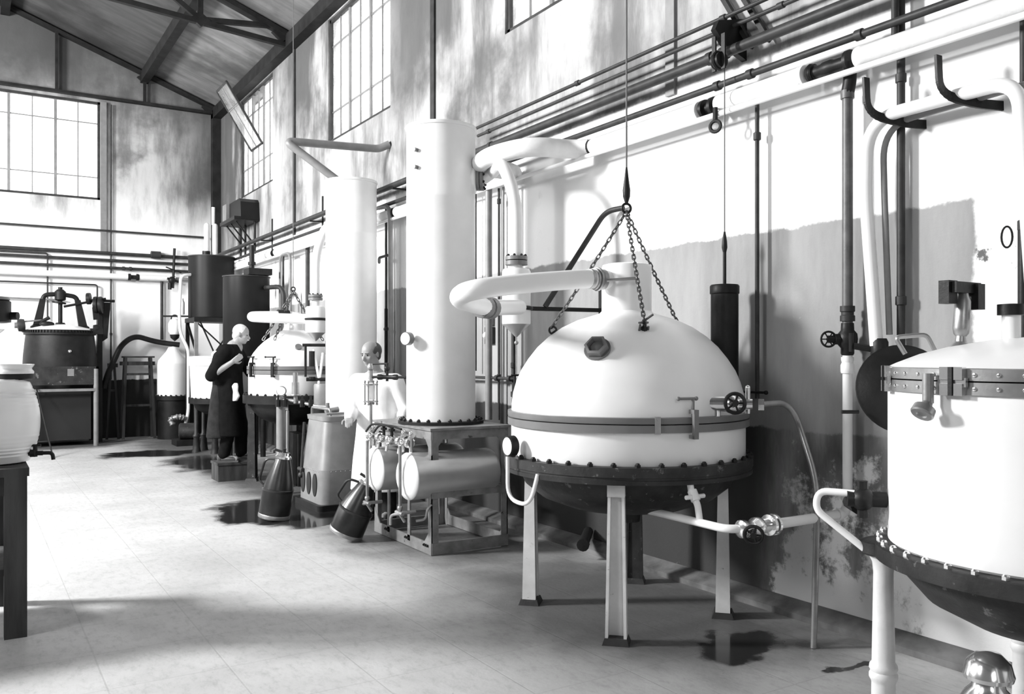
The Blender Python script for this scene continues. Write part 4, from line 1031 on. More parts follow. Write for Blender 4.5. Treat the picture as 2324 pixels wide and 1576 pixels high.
# ================================================================== SECOND COLUMN AND SECOND STILL
COL2 = column((3.68, 9.30), .285, .60, 3.52, 'farther tall silver column behind the man in white')
MB().box((3.40, 9.05, 0), (3.96, 9.58, .60)).build('column_plinth', 'iron', COL2)
vp = rounded([(4.24, 9.50, 4.06), (4.12, 9.55, 4.0), (3.00, 9.55, 3.945), (3.56, 9.32, 3.50)], [.05, .10], 8)
MB().tube(vp, .045, 14).build('vent_pipe', 'pipegrey', COL2)
C2 = (3.41, 10.54)
S2 = thing('small_still', 'smaller white domed still beside the man in the dark coat', 'still', (C2[0], C2[1], 0))
MB().lathe([(.53, 1.07), (.535, 1.08), (.535, 1.325), (.52, 1.33)], (*C2, 0), n=60).build('shell', 'enamel', S2)
MB().lathe([(.52, 1.325), (.552, 1.327), (.552, 1.37), (.53, 1.372), (.53, 1.377), (.552, 1.379), (.552, 1.42), (.52, 1.422)], (*C2, 0), n=60).build('joint_ring', 'ringgrey', S2)
dome2 = [(.535, 1.42), (.53, 1.46), (.51, 1.52), (.475, 1.58), (.42, 1.65), (.35, 1.72), (.26, 1.785), (.18, 1.83), (.13, 1.86)]
MB().lathe(dome2 + [(.115, 1.90), (.112, 2.06), (.09, 2.08), (0, 2.085)], (*C2, 0), n=60).build('dome', 'enamel', S2)
MB().lathe([(.50, .97), (.60, .972), (.60, 1.07), (.50, 1.072)], (*C2, 0), n=60).build('flange', 'iron', S2)
bolt_ring(S2, C2, .58, 1.07, 30, BOLT, start=3)
MB().lathe([(.52, .98), (.50, .90), (.40, .78), (.20, .70), (0, .69)], (*C2, 0), n=36).build('boiler_pan', 'iron', S2)
for a_ in (150, 240, 330, 60):
    q = polar(C2, .50, a_, 0); leg(q.x, q.y, .975, S2, 'pipegrey' if a_ == 240 else 'ironworn', .10, .07, .12, True, C2)
gclamp(S2, C2, .552, 195, 1.325, 1.42, 1.1, 'iron'); gclamp(S2, C2, .552, 228, 1.325, 1.42, 1.1, 'iron')
MB().box((3.30, 10.0, 0.0), (3.85, 10.45, .62)).build('fire_box', 'iron', S2)
sw2 = rounded([(3.40, 10.50, 2.03), (3.30, 10.50, 2.035), (2.88, 10.50, 2.02), (2.86, 10.30, 2.0), (3.10, 10.16, 1.99), (3.42, 10.02, 1.98)], [.1, .12, .12, .1], 8)
MB().tube(sw2, .06, 16).build('swan_neck_pipe', 'enamel', S2)
MB().cyl((3.20, 10.50, 2.035), (3.34, 10.50, 2.033), .075, n=20).build('pipe_coupling', 'iron', S2)
q = polar(C2, .42, -100, 1.64); MB().lathe([(.04, 0), (.04, .03), (.03, .032), (0, .02)], q, V(-.1, -.75, .6), 16).build('sight_glass', 'ringgrey', S2)
L2 = thing('small_chain_sling', 'short chain sling lifting the smaller white dome in the background', 'chain sling', (C2[0], C2[1], 2.36))
MB().cyl((*C2, 2.40), (*C2, 6.735), .005, n=6).build('cable', 'rope', L2)
MB().torus((C2[0], C2[1], 2.37), (.5, .8, 0), .025, .009, 16, 6).build('ring', 'iron', L2)
lm = chain_link(.016, .014, .006).mesh('chain_link', 'chain')
for a_ in (165, 215, -20): hang_chain(L2, (*C2, 2.35), polar(C2, .36, a_, 1.74), .046, lm)
sep2 = separator((3.50, 9.98), .118, (1.72, 1.82, 2.13, 2.24), 'smaller silver separator with black band behind the second still', '', 10)
MB().torus((3.50, 9.98, 1.98), (0, 0, 1), .12, .016, 28, 8).bar((3.50, 10.08, 1.98), (4.24, 10.12, 1.98), .04, .03).build('band_bracket', 'iron', sep2)
MB().tube(rounded([(3.50, 9.98, 2.24), (3.50, 9.98, 2.75), (3.52, 9.70, 3.05), (3.60, 9.45, 3.07)], .25, 10), .052, 14).build('riser_pipe', 'silver', sep2)
CD = thing('condenser_stand', 'tangle of white rods and black valves below the smaller separator', 'valve stand', (3.48, 9.75, .95))
MB().tube([(3.42, 9.82, 1.62), (3.47, 9.78, 1.28), (3.47, 9.78, .98)], .017, 8).build('white_rod', 'enamel', CD)
MB().tube([(3.52, 9.78, 1.58), (3.48, 9.78, 1.28)], .017, 8).build('white_rod', 'enamel', CD)
MB().tube([(3.60, 9.72, 1.60), (3.64, 9.70, 1.25)], .014, 8).build('white_rod', 'enamel', CD)
MB().cyl((3.33, 9.84, 1.66), (3.33, 9.84, 1.30), .015, n=8).cyl((3.30, 9.86, 1.67), (3.55, 9.76, 1.67), .018, n=8).cyl((3.40, 9.82, 1.42), (3.40, 9.82, 1.60), .035, n=8).cyl((3.58, 9.74, 1.56), (3.58, 9.74, 1.72), .045, n=10).build('valve_rack', 'iron', CD)
MB().cyl((3.34, 9.84, 1.27), (3.68, 9.68, 1.27), .022, n=8).cyl((3.40, 9.81, 1.27), (3.40, 9.81, 1.30), .04, n=8).cyl((3.58, 9.73, 1.27), (3.58, 9.73, 1.30), .04, n=8).build('cross_bar', 'iron', CD)
MB().lathe([(.09, .95), (.10, .98), (.10, 1.20), (.09, 1.22)], (3.50, 9.74, 0), n=20).build('condenser_cup', 'pipegrey', CD)
MB().lathe([(.12, .0), (.12, .95), (.10, .96)], (3.50, 9.74, 0), n=20).build('condenser_foot', 'iron', CD)

# ================================================================== WALL DETAILS BETWEEN AND BEHIND THE COLUMNS
pipe('vertical_pipe', 'thick grey vertical pipe just right of the nearer column', [(4.12, 6.98, 3.40), (4.12, 6.98, .95)], .033, 'pipegrey', [((4.12, 6.98, 3.33), Zv)], fr=1.3)
pipe('vertical_pipe', 'very thin dark rod on the white wall beside the nearer column', [(4.18, 7.33, 3.12), (4.18, 7.33, 1.40)], .010, 'pipedark')
pipe('vertical_pipe', 'left one of twin thin pipes behind the separator', [(4.17, 6.88, 3.10), (4.17, 6.88, .95)], .011, 'pipedark', [((4.17, 6.88, 2.98), Zv), ((4.17, 6.88, 1.35), Zv)], fr=1.8)
pipe('vertical_pipe', 'right one of twin thin pipes behind the separator', [(4.17, 6.80, 3.10), (4.17, 6.80, 1.35)], .011, 'pipegrey')
pipe('vertical_pipe', 'dark vertical pipe hidden partly behind the separator elbow', [(4.17, 6.62, 3.10), (4.17, 6.62, 1.45), (4.17, 6.62, .95)], .018, 'pipedark', [((4.17, 6.62, 1.46), Zv), ((4.17, 6.62, 1.20), Zv)], fr=1.6)
pipe('cross_pipe', 'short horizontal pipe with valve low behind the nearer column', [(4.14, 7.6, 1.34), (4.14, 6.55, 1.34)], .014, 'pipedark', [((4.14, 6.86, 1.34), Y), ((4.14, 6.64, 1.34), Y)], fr=2)
tag(MB().tube([(4.2, 5.55, .14), (3.95, 5.28, .12)], .04, 12).lathe([(.048, 0), (.048, .04)], (3.95, 5.28, .12), V(-.68, -.73, -.05), 12).build('drain_stub', 'iron', None, loc=(4.2, 5.55, .14)), 'thick black pipe stub at the foot of the wall behind the big still', 'pipe')
sb = thing('switch_box', 'small dark switch with knob on the wall beside the nearer column', 'switch', (4.25, 7.14, 1.7))
MB().box((4.20, 7.09, 1.84), (4.25, 7.20, 1.93)).build('fuse_holder', 'pipegrey', sb)
MB().box((4.21, 7.08, 1.66), (4.25, 7.21, 1.82)).build('back_board', 'pipedark', sb)
MB().lathe([(.035, 0), (.035, .03), (.02, .05), (0, .055)], (4.21, 7.145, 1.74), (-1, 0, 0), 14).build('switch_knob', 'enamel', sb)
o = pipe('vertical_pipe', 'thin vertical pipe on the wall between the two tall columns', [(4.16, 9.42, 3.30), (4.16, 9.42, 2.2), (4.16, 9.42, 1.1)], .014, 'pipedark', [((4.16, 9.42, 1.86), Y)], fr=1.7)
MB().tube(rounded([(4.16, 9.62, 2.66), (4.10, 9.48, 2.70), (4.08, 9.20, 2.70)], .05, 4), .018, 8).build('hook_arm', 'pipedark', o)
MB().cyl((4.16, 9.42, 2.1), (4.16, 9.42, 1.3), .02, n=10).build('sleeve', 'iron', o)
pipe('bent_pipe', 'light grey pipe bending down from the mains behind the nearer column', [(4.08, 9.45, 3.28), (4.08, 9.12, 3.26), (4.08, 9.10, .9)], .026, 'pipegrey', rad=.16)
for y_, lab in ((12.2, 'dark vertical pipe on the wall behind the second still, nearest the column'), (13.35, 'thin dark vertical pipe on the wall above the second dark tank')):
    pipe('vertical_pipe', lab, [(4.16, y_, 3.14), (4.16, y_, 1.0)], .032 if y_ < 13 else .018, 'pipedark')
pipe('bent_pipe', 'inverted U pipe beside the second dark tank', [(4.05, 13.15, 1.3), (4.05, 13.15, 3.08), (4.05, 12.65, 3.08), (4.05, 12.65, 1.3)], .022, 'pipegrey', rad=.16)
pipe('bent_pipe', 'thick dark elbow pipe leaving the side of the second dark tank', [(3.80, 13.25, 2.58), (3.98, 12.75, 2.58), (3.98, 12.72, 1.3)], .035, 'pipedark', rad=.18)
# cast cabinet on a bracket high on the wall
CB = thing('wall_cabinet', 'dark iron cabinet on a bracket high on the wall near the corner', 'cabinet', (4.1, 15.4, 3.4))
loft([[V(3.93, y, z) for y, z in ((15.72, 3.92), (15.72, 4.24), (15.05, 4.24), (14.98, 4.18), (14.94, 3.88))], [V(4.25, y, z) for y, z in ((15.72, 3.92), (15.72, 4.24), (15.05, 4.24), (14.98, 4.18), (14.94, 3.88))]]).build('cabinet_body', 'darkpaint', CB)
MB().box((3.88, 15.74, 3.92), (4.15, 16.0, 4.24)).build('cabinet_door', 'pipegrey', CB)
MB().box((3.82, 14.95, 3.86), (4.25, 15.95, 3.92)).build('shelf_plate', 'iron', CB)
for y_ in (15.85, 15.55, 15.2): MB().bar((3.9, y_, 3.88), (4.2, y_, 3.52), .03, .02).build('bracket_arm', 'iron', CB)
for y_ in (15.9, 15.6, 15.0): MB().cyl((4.18, y_, 3.9), (4.18, y_, 3.3), .02, n=8).build('conduit', 'iron', CB)

# ================================================================== DARK TANKS ON THEIR STAND
def dark_tank(c, r, z0, z1, label):
    o = thing('dark_tank', label, 'tank', (c[0], c[1], z0), 'dark cylindrical tanks')
    MB().lathe([(r * .98, z0), (r, z0 + .01), (r, z1 - .02)], (*c, 0), n=48).build('tank_shell', 'darkpaint', o)
    MB().lathe([(r, z1 - .02), (r + .012, z1 - .018), (r + .012, z1), (r - .02, z1 + .002), (r - .04, z1 - .01), (0, z1 - .01)], (*c, 0), n=48).build('tank_rim', 'pipedark', o)
    return o
TA = dark_tank((3.72, 16.15), .395, 2.22, 3.33, 'dark cylindrical tank raised on the lattice stand in the corner')
TB = dark_tank((3.62, 13.45), .345, 1.30, 2.76, 'dark cylindrical tank behind the man in the dark coat')
for a_ in (45, 135, 225, 315): MB().tube([polar((3.62, 13.45), .28, a_, 0), polar((3.62, 13.45), .28, a_, 1.31)], .04, 10).build('tank_leg', 'iron', TB)
MB().box((3.55, 13.05, 2.765), (3.90, 13.35, 2.86)).build('top_box', 'iron', TB)
MB().cyl((3.86, 14.02, 2.6), (3.86, 14.02, 3.32), .04, n=10).ball((3.86, 14.02, 2.85), .06).cyl((3.86, 14.02, 3.0), (3.86, 14.02, 3.05), .06, n=10).build('inlet_valve', 'iron', TB)
for dx in (-.09, .05):
    MB().cyl((3.72 + dx, 16.1, 3.33), (3.72 + dx, 16.1, 3.88), .05, n=14).ball((3.72 + dx, 16.1, 3.88), .05).build('level_glass', 'enamel', TA)
MB().cyl((3.74, 16.1, 3.9), (3.74, 16.1, 4.22), .03, n=10).build('vent_tube', 'enamel', TA)
MB().cyl((3.62, 16.1, 3.32), (3.62, 16.1, 3.42), .07, n=12).build('tank_valve', 'iron', TA)
MB().tube(rounded([(3.34, 16.05, 2.98), (3.16, 15.98, 2.95), (3.13, 15.96, 2.3), (3.14, 15.95, 1.95), (3.26, 15.85, 1.65), (3.26, 15.85, .55), (3.18, 15.80, .28)], [.16, .1, .12, .1, .1], 8), .028, 10).build('feed_pipe', 'enamel', TA)
SD = thing('lattice_stand', 'dark lattice iron stand under the corner tank', 'stand', (3.72, 16.15, 0))
for x in (3.38, 4.06):
    for y_ in (15.80, 16.50):
        MB().bar((x, y_, 0), (x, y_, 2.16), .06, .06).build('post', 'pipegrey' if (x, y_) == (3.38, 15.80) else 'iron', SD)
MB().box((3.34, 15.76, 2.14), (4.10, 16.54, 2.22)).build('deck', 'iron', SD)
for a, c in (((3.38, 15.80, 2.14), (4.06, 15.80, 1.5)), ((3.45, 15.80, 2.14), (3.75, 15.80, 1.45)), ((4.06, 15.80, 2.14), (3.6, 15.80, 1.45)), ((3.38, 16.50, 2.14), (3.38, 15.8, 1.6)), ((3.38, 15.80, 1.45), (4.06, 15.80, 1.45))):
    MB().bar(a, c, .04, .02).build('lattice_bar', 'iron', SD)

# white square-shouldered vat, cone-topped can, pump
V3 = (3.45, 14.4)
v3 = thing('white_vat', 'white straight-sided vat with wide rim left of the man in the dark coat', 'vat', (*V3, 0))
MB().lathe([(.42, .86), (.44, .87), (.46, 1.40), (.45, 1.41)], (*V3, 0), n=48).build('vat_shell', 'enamel', v3)
MB().lathe([(.45, 1.38), (.475, 1.385), (.475, 1.50), (.49, 1.505), (.49, 1.53), (.40, 1.54), (0, 1.55)], (*V3, 0), n=48).build('vat_rim', 'enamel', v3)
MB().lathe([(.40, .78), (.48, .785), (.48, .86), (.40, .862)], (*V3, 0), n=48).build('flange', 'iron', v3)
bolt_ring(v3, V3, .465, .86, 28, BOLT)
MB().lathe([(.42, .79), (.36, .68), (.2, .6), (0, .59)], (*V3, 0), n=32).build('vat_pan', 'iron', v3)
MB().lathe([(.06, 1.54), (.06, 1.58), (.03, 1.62), (0, 1.63)], (V3[0] - .05, V3[1] + .1, 0), n=14).build('rim_knob', 'enamel', v3)
for a_ in (120, 160, 245, 330):
    q = polar(V3, .36, a_, 0); l = MB().lathe([(.07, 0), (.06, .05), (.045, .22), (.06, .25), (.04, .29), (.036, .78)], q, n=14).build('leg', 'ironworn', v3)
V4 = (3.24, 17.10)
v4 = thing('cone_topped_vat', 'small white vat with conical top beside the trestle at the end wall', 'vat', (*V4, 0))
MB().lathe([(.275, .80), (.275, 1.38), (.27, 1.40)], (*V4, 0), n=40).build('vat_shell', 'silver', v4)
MB().lathe([(.27, 1.40), (.255, 1.46), (.12, 1.62), (.08, 1.70), (0, 1.72)], (*V4, 0), n=40).build('vat_cone', 'enamel', v4)
MB().lathe([(.25, .72), (.30, .722), (.30, .80), (.25, .802)], (*V4, 0), n=40).build('flange', 'iron', v4)
bolt_ring(v4, V4, .29, .80, 20, BOLT)
MB().lathe([(.27, 0), (.27, .72), (.2, .73)], (*V4, 0), n=32).build('vat_skirt', 'iron', v4)
fs4 = thing('small_white_flask', 'small white flask hanging on the rail above the cone-topped vat', 'flask', (3.15, 16.3, 2.0))
MB().lathe([(.0, 1.84), (.06, 1.90), (.11, 1.98), (.11, 2.12), (.08, 2.18), (.05, 2.20)], (3.13, 16.35, 0), n=20).build('flask_body', 'enamel', fs4)
MB().lathe([(.0, 1.80), (.07, 1.86), (.085, 1.92), (.05, 1.93)], (3.13, 16.35, 0), n=16).build('flask_foot', 'iron', fs4)
MB().lathe([(.045, 2.28), (.05, 2.30), (.05, 2.50), (.03, 2.54), (.03, 2.57)], (3.24, 16.3, 0), n=14).build('flask_neck', 'enamel', fs4)
MB().cyl((2.95, 16.4, 2.25), (3.40, 16.2, 2.25), .015, n=8).torus((3.13, 16.35, 2.21), (0, 1, 0), .06, .012, 16, 6).build('hanging_rail', 'iron', fs4)
pm = thing('motor_pump', 'small dark motor pump with ribbed hose at the foot of the stand', 'pump', (3.2, 15.7, 0))
MB().box((3.0, 15.5, 0), (3.45, 15.95, .10)).build('pump_base', 'iron', pm)
MB().lathe([(.12, 0), (.14, .02), (.14, .28), (.12, .30), (0, .31)], (3.08, 15.72, .24), (1, -.3, 0), 20).build('motor_body', 'ironworn', pm)
ho = rounded([(2.98, 15.75, .36), (2.94, 15.78, .45), (3.08, 15.72, .50), (3.2, 15.75, .45)], .08, 8)
hb = MB().tube(ho, .04, 10)
for i in range(0, len(ho), 3): hb.torus(ho[i], (ho[min(i + 1, len(ho) - 1)] - ho[max(i - 1, 0)]), .042, .012, 12, 6)
hb.build('ribbed_hose', 'steel', pm)

# ================================================================== END WALL: PIPES, TRESTLE, HOSE
YW = YF - .06
Xv = (1, 0, 0)
pipe('end_wall_pipe', 'uppermost thin pipe across the end wall below the window', [(-4.4, YW, 3.88), (4.0, YW, 3.88)], .018, 'pipedark')
pipe('end_wall_pipe', 'thick dark pipe across the end wall, second from the top', [(-4.4, YW, 3.46), (3.9, YW, 3.46)], .032, 'pipedark', [((3.05, YW, 3.48), Xv)], fr=2.2, fl_=.18)
pipe('end_wall_pipe', 'dark pipe across the end wall, third from the top', [(-4.4, YW, 3.33), (3.9, YW, 3.33)], .026, 'pipedark')
pipe('end_wall_pipe', 'dark pipe with a coupling across the end wall, fourth from the top', [(-4.4, YW, 3.19), (3.9, YW, 3.19)], .026, 'pipedark', [((2.6, YW, 3.19), Xv), ((2.48, YW, 3.19), Xv)], fr=1.4)
lw = thing('lagged_end_pipe', 'white lagged pipe with a dark joint across the end wall', 'pipe', (2.5, YW, 3.02))
MB().tube([(-4.4, YW - .03, 3.03), (2.55, YW - .03, 3.03)], .055, 14).build('lagging_section', 'lagging', lw)
MB().tube([(2.75, YW - .03, 3.03), (3.4, YW - .03, 3.03)], .055, 14).build('lagging_section', 'lagging', lw)
MB().tube([(2.52, YW - .03, 3.03), (2.78, YW - .03, 3.03)], .04, 12).cyl((2.56, YW - .03, 3.03), (2.60, YW - .03, 3.03), .065, n=14).cyl((2.70, YW - .03, 3.03), (2.74, YW - .03, 3.03), .065, n=14).build('pipe_joint', 'iron', lw)
MB().tube([(3.4, YW - .03, 3.03), (3.9, YW - .03, 3.03)], .035, 10).build('bare_end', 'pipegrey', lw)
ev = thing('end_wall_valve', 'dark valve crossing the pipes near the corner of the end wall', 'valve', (3.32, YW - .06, 3.0))
MB().cyl((3.35, YW - .06, 2.85), (3.38, YW - .06, 3.62), .025, n=8).ball((3.33, YW - .08, 3.0), .07).bar((3.22, YW - .08, 3.25), (3.5, YW - .08, 3.15), .03, .02).bar((3.24, YW - .1, 3.03), (3.45, YW - .1, 2.97), .05, .04).cyl((3.29, YW - .08, 2.82), (3.29, YW - .08, 2.95), .035, n=8).build('valve_body', 'iron', ev)
pipe('end_wall_drop', 'thin pipe dropping behind the black kettle machine', [(-4.4, YW, 2.86), (2.03, YW, 2.86), (2.03, YW, 1.0)], .015, 'pipedark', rad=.05)
pipe('end_wall_drop', 'thin upright pipe on the end wall left of the window edge', [(.3, YW + .01, 3.40), (1.215, YW + .01, 3.40), (1.215, YW + .01, 2.2)], .014, 'pipedark', rad=.05)
pipe('end_wall_drop', 'tall thin conduit on the end wall right of the window', [(2.265, YW + .02, 6.25), (2.265, YW + .02, 1.1)], .016, 'pipedark', [((2.265, YW + .02, 1.95), Zv)], fr=1.4)
pipe('end_wall_drop', 'dark drop pipe on the end wall above the cone-topped vat', [(3.16, YW, 3.0), (3.16, YW, 1.85)], .028, 'pipedark')
pipe('end_wall_drop', 'pair of rails behind the arch of the kettle', [(-.2, YW, 2.58), (1.5, YW, 2.56)], .016, 'pipegrey')
hose = rounded([(2.08, 17.25, .95), (2.14, 17.25, 1.20), (2.38, 17.3, 1.75), (2.62, 17.35, 1.92), (3.0, 17.4, 1.80), (3.4, 17.3, 1.75)], [.2, .3, .2, .3], 8)
tag(MB().tube(hose, .05, 12).build('arched_hose', 'iron', None, loc=(2.08, 17.25, .95)), 'thick black hose arching along the end wall to the cone-topped vat', 'hose')
tr = thing('wooden_trestle', 'dark wooden trestle standing against the end wall', 'trestle', (2.68, 17.45, 0))
for x in (2.47, 2.90):
    for dy in (-.14, .14): MB().bar((x + (.06 if x > 2.6 else -.06), 17.45 + dy * 1.2, 0), (x, 17.45 + dy * .5, 1.52), .045, .045).build('leg', 'wood', tr)
MB().bar((2.38, 17.45, 1.40), (2.98, 17.45, 1.40), .12, .07).build('top_beam', 'wood', tr)
MB().bar((2.40, 17.40, 1.52), (2.97, 17.40, 1.52), .05, .03).build('top_rail', 'wood', tr)
MB().bar((2.46, 17.38, 1.20), (2.92, 17.38, 1.20), .03, .04).build('stretcher', 'wood', tr)
MB().bar((2.46, 17.38, .62), (2.92, 17.38, .62), .03, .04).build('stretcher', 'wood', tr)
st2 = thing('narrow_stand', 'narrow dark stand between the kettle and the trestle', 'stand', (2.3, 17.5, 0))
MB().bar((2.16, 17.5, 0), (2.23, 17.5, 1.35), .04, .04).build('leg', 'wood', st2); MB().bar((2.36, 17.5, 0), (2.29, 17.5, 1.35), .04, .04).build('leg', 'wood', st2)
MB().box((2.18, 17.42, 1.33), (2.34, 17.58, 1.40)).build('top', 'wood', st2); MB().bar((2.20, 17.5, .9), (2.32, 17.5, .9), .03, .04).build('stretcher', 'wood', st2)

# ================================================================== BLACK KETTLE MACHINE AT THE END WALL
KC = (1.36, 17.0)
KM = thing('kettle_machine', 'large black kettle with pulleys and arched yoke against the end wall', 'machine', (*KC, 0))
MB().lathe([(.575, 1.10), (.58, 1.30), (.58, 1.36), (.57, 1.55), (.545, 1.80), (.53, 1.93)], (*KC, 0), n=48).build('kettle_body', 'iron', KM)
MB().lathe([(.53, 1.90), (.565, 1.905), (.565, 1.985), (.53, 1.99)], (*KC, 0), n=48).build('kettle_rim', 'iron', KM)
MB().lathe([(.545, 1.985), (.50, 2.01), (.30, 2.06), (.10, 2.09), (0, 2.10)], (*KC, 0), n=48).build('kettle_lid', 'enamel', KM)
tooth = MB().box((-.012, -.02, -.02), (.012, .01, .02)).mesh('gear_tooth', 'iron')
for i in range(72):
    a_ = 360 * i / 72; place(tooth, 'gear_tooth', KM, polar(KC, .575, a_, 1.965), Matrix.Rotation(math.radians(a_ - 90), 4, 'Z').to_quaternion())
# yoke
for sx in (-1, 1):
    MB().bar((KC[0] + sx * .36, 17.0, 2.02), (KC[0] + sx * .27, 17.0, 2.52), .14, .10, (0, 1, 0), .09, .08).build('yoke_post', 'iron', KM)
    MB().lathe([(.10, 0), (.10, .03), (.06, .06)], (KC[0] + sx * .36, 17.0, 2.02), n=16).build('yoke_foot', 'iron', KM)
MB().tube(rounded([(KC[0] - .28, 17.0, 2.46), (KC[0] - .25, 17.0, 2.60), (KC[0], 17.0, 2.62), (KC[0] + .25, 17.0, 2.58), (KC[0] + .28, 17.0, 2.44)], .10, 6), .04, 10).build('yoke_bridge', 'iron', KM)
MB().cyl((KC[0], 17.0, 2.06), (KC[0], 17.0, 2.74), .035, n=12).lathe([(.05, 2.50), (.09, 2.52), (.09, 2.66), (.05, 2.70)], (*KC, 0), n=16).lathe([(.10, 2.06), (.07, 2.12)], (*KC, 0), n=14).build('stirrer_shaft', 'iron', KM)
MB().lathe([(.11, -.015), (.115, 0), (.11, .015)], (KC[0] - .02, 17.0, 2.47), (.15, 0, 1), 20).build('bevel_gear', 'iron', KM)
MB().cyl((KC[0] + .05, 16.95, 2.40), (KC[0] + .72, 16.95, 2.56), .022, n=10).build('drive_shaft', 'iron', KM)
for x, r_, z in ((1.80, .10, 2.55), (1.92, .15, 2.44), (1.99, .15, 2.44)):
    MB().lathe([(r_, -.03), (r_ * 1.03, 0), (r_, .03)], (x, 16.92, z), (1, -.35, .05), 24).build('pulley', 'iron', KM)
MB().bar((1.90, 16.88, 2.40), (1.92, 16.88, 2.18), .10, .02, (0, 1, 0)).build('belt_guard', 'iron', KM)
MB().lathe([(.06, -.06), (.10, -.05), (.11, 0), (.10, .05), (.06, .06)], (.76, 16.86, 2.06), (1, 0, .1), 20).build('side_pulley', 'ironworn', KM)
MB().cyl((.78, 16.86, 2.12), (1.10, 16.9, 2.16), .014, n=8).cyl((.66, 16.86, 2.06), (.80, 16.86, 2.06), .05, n=12).build('crank_rod', 'steel', KM)
MB().ball((1.14, 16.80, 2.09), .09, (1.3, .8, .5)).cyl((1.05, 16.8, 2.12), (1.18, 16.8, 2.20), .03, n=8).build('lid_hatch', 'iron', KM)
MB().lathe([(.06, -.05), (.07, 0), (.06, .05)], (1.90, 16.72, 2.02), (1, 0, 0), 16).box((1.80, 16.66, 1.92), (2.0, 16.78, 2.02)).build('bearing_block', 'iron', KM)
MB().box((.70, 16.40, 1.05), (1.90, 16.44, 1.36)).box((.70, 16.40, .96), (.74, 17.5, 1.36)).box((1.86, 16.40, .96), (1.90, 17.5, 1.36)).build('apron_plate', 'ironworn', KM)
MB().box((.70, 16.38, .94), (1.86, 16.41, .985)).build('apron_rail', 'pipegrey', KM)
MB().tube([(1.86, 16.42, 0), (1.86, 16.42, 1.32)], .04, 12).build('front_post', 'pipegrey', KM)
MB().tube([(.74, 16.42, 0), (.74, 16.42, 1.0)], .04, 12).build('front_post', 'iron', KM)
for x in (.72, 1.9): MB().tube([(x, 17.5, 0), (x, 17.5, 1.1)], .04, 10).build('rear_post', 'iron', KM)
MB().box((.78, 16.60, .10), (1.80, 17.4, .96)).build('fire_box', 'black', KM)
MB().bar((1.995, 17.1, 0), (1.995, 17.1, 2.50), .12, .08).build('belt_post', 'iron', KM)
MB().prism([(2.03, 17.05, 2.50), (2.17, 17.05, 2.50), (2.12, 17.05, 1.86), (2.04, 17.05, 1.80)], (0, .06, 0)).cyl((1.85, 17.08, 2.53), (2.24, 17.08, 2.53), .025, n=8).build('drive_belt', 'iron', KM)
MB().ball((KC[0] + .10, 16.445, 1.62), .03).bar((KC[0] - .06, 16.45, 1.56), (KC[0] + .02, 16.45, 1.55), .02, .02).build('lamp_stud', 'polished', KM)
MB().box((1.42, 16.395, 1.20), (1.52, 16.402, 1.32)).build('notice_plate', 'pipegrey', KM)
tag(MB().cyl((1.086, 14.78, 0.0), (.955, 16.38, 1.02), .012, n=8).build('leaning_rod', 'iron', None, loc=(1.086, 14.78, 0)), 'thin dark rod leaning against the black kettle machine', 'rod')

# ================================================================== FILLING TABLE AT THE LEFT EDGE
FT = thing('filling_table', 'heavy wooden table at the left edge carrying the stoneware barrel', 'table', (-.4, 5.9, 0))
for i in range(4):
    y_ = 5.46 + i * .215; MB().box((-1.3, y_, .885), (.285, y_ + .21, .93)).build('plank', 'wood', FT)
for x, y_ in ((.22, 5.50), (.22, 6.24), (-1.22, 5.50), (-1.22, 6.24)): MB().box((x - .055, y_ - .04, 0), (x + .055, y_ + .04, .885)).build('leg', 'wood', FT)
MB().box((-1.2, 5.49, .78), (.2, 5.52, .885)).build('apron', 'wood', FT)
MB().box((.21, 5.5, .78), (.24, 6.24, .885)).build('apron', 'wood', FT)
MB().box((-1.2, 5.50, .34), (.22, 6.24, .375)).build('shelf', 'wood', FT)
bx1 = MB().box((-.22, 5.54, .375), (.10, 5.80, .50)).build('carton', 'wood', None, loc=(-.06, 5.67, .375)); tag(bx1, 'dark box on the shelf under the filling table', 'box')
pk = MB().prism([(.02, 5.53, .502), (.13, 5.56, .502), (.13, 5.80, .502), (.0, 5.80, .502)], (0, 0, .05)).build('paper_packet', 'paper', None, loc=(.07, 5.67, .502)); tag(pk, 'pale packet lying on the dark box under the filling table', 'packet')
BC = (.105, 5.82)
BRL = thing('stoneware_barrel', 'white glazed stoneware barrel with ribbed sides and tap', 'barrel', (*BC, .93))
prof = []
for i in range(49):
    t = i / 48; r_ = .195 + .062 * math.sin(PI * min(1, max(0, t * .96 + .02))) ** .8
    if .08 < t < .32 or .68 < t < .92: r_ += .003 * math.sin(t * 2 * PI * 26)
    prof.append((r_, .94 + t * .455))
MB().lathe([(.17, .93)] + prof + [(.17, 1.405), (0, 1.408)], (*BC, 0), n=56).build('barrel_body', 'ceramic', BRL)
tp_ = V(.27, 5.72, .985); td = V(.93, -.28, 0).normalized()
MB().cyl(tp_ - td * .03, tp_ + td * .10, .014, n=10).lathe([(.014, .03), (.022, .035), (.022, .06), (.014, .065)], tp_, td, 12).cyl(tp_ + td * .06 - V(0, 0, .02), tp_ + td * .06 + V(0, 0, .045), .012, n=8).cyl(tp_ + td * .06 + V(0, 0, .045) - td * .03, tp_ + td * .06 + V(0, 0, .045) + td * .03, .007, n=8).tube(rounded([tp_ + td * .10, tp_ + td * .15, tp_ + td * .155 - V(0, 0, .04)], .03, 5), .011, 8).build('tap', 'iron', BRL)
pad = MB()
for k in (0, 1, 2): pad.box((-.10 + k * .13, 5.66, .93), (-.02 + k * .13, 5.98, .942))
BW = thing('white_bowl', 'small white waisted bowl on a dark ring on top of the barrel', 'bowl', (.235, 5.90, 1.408))
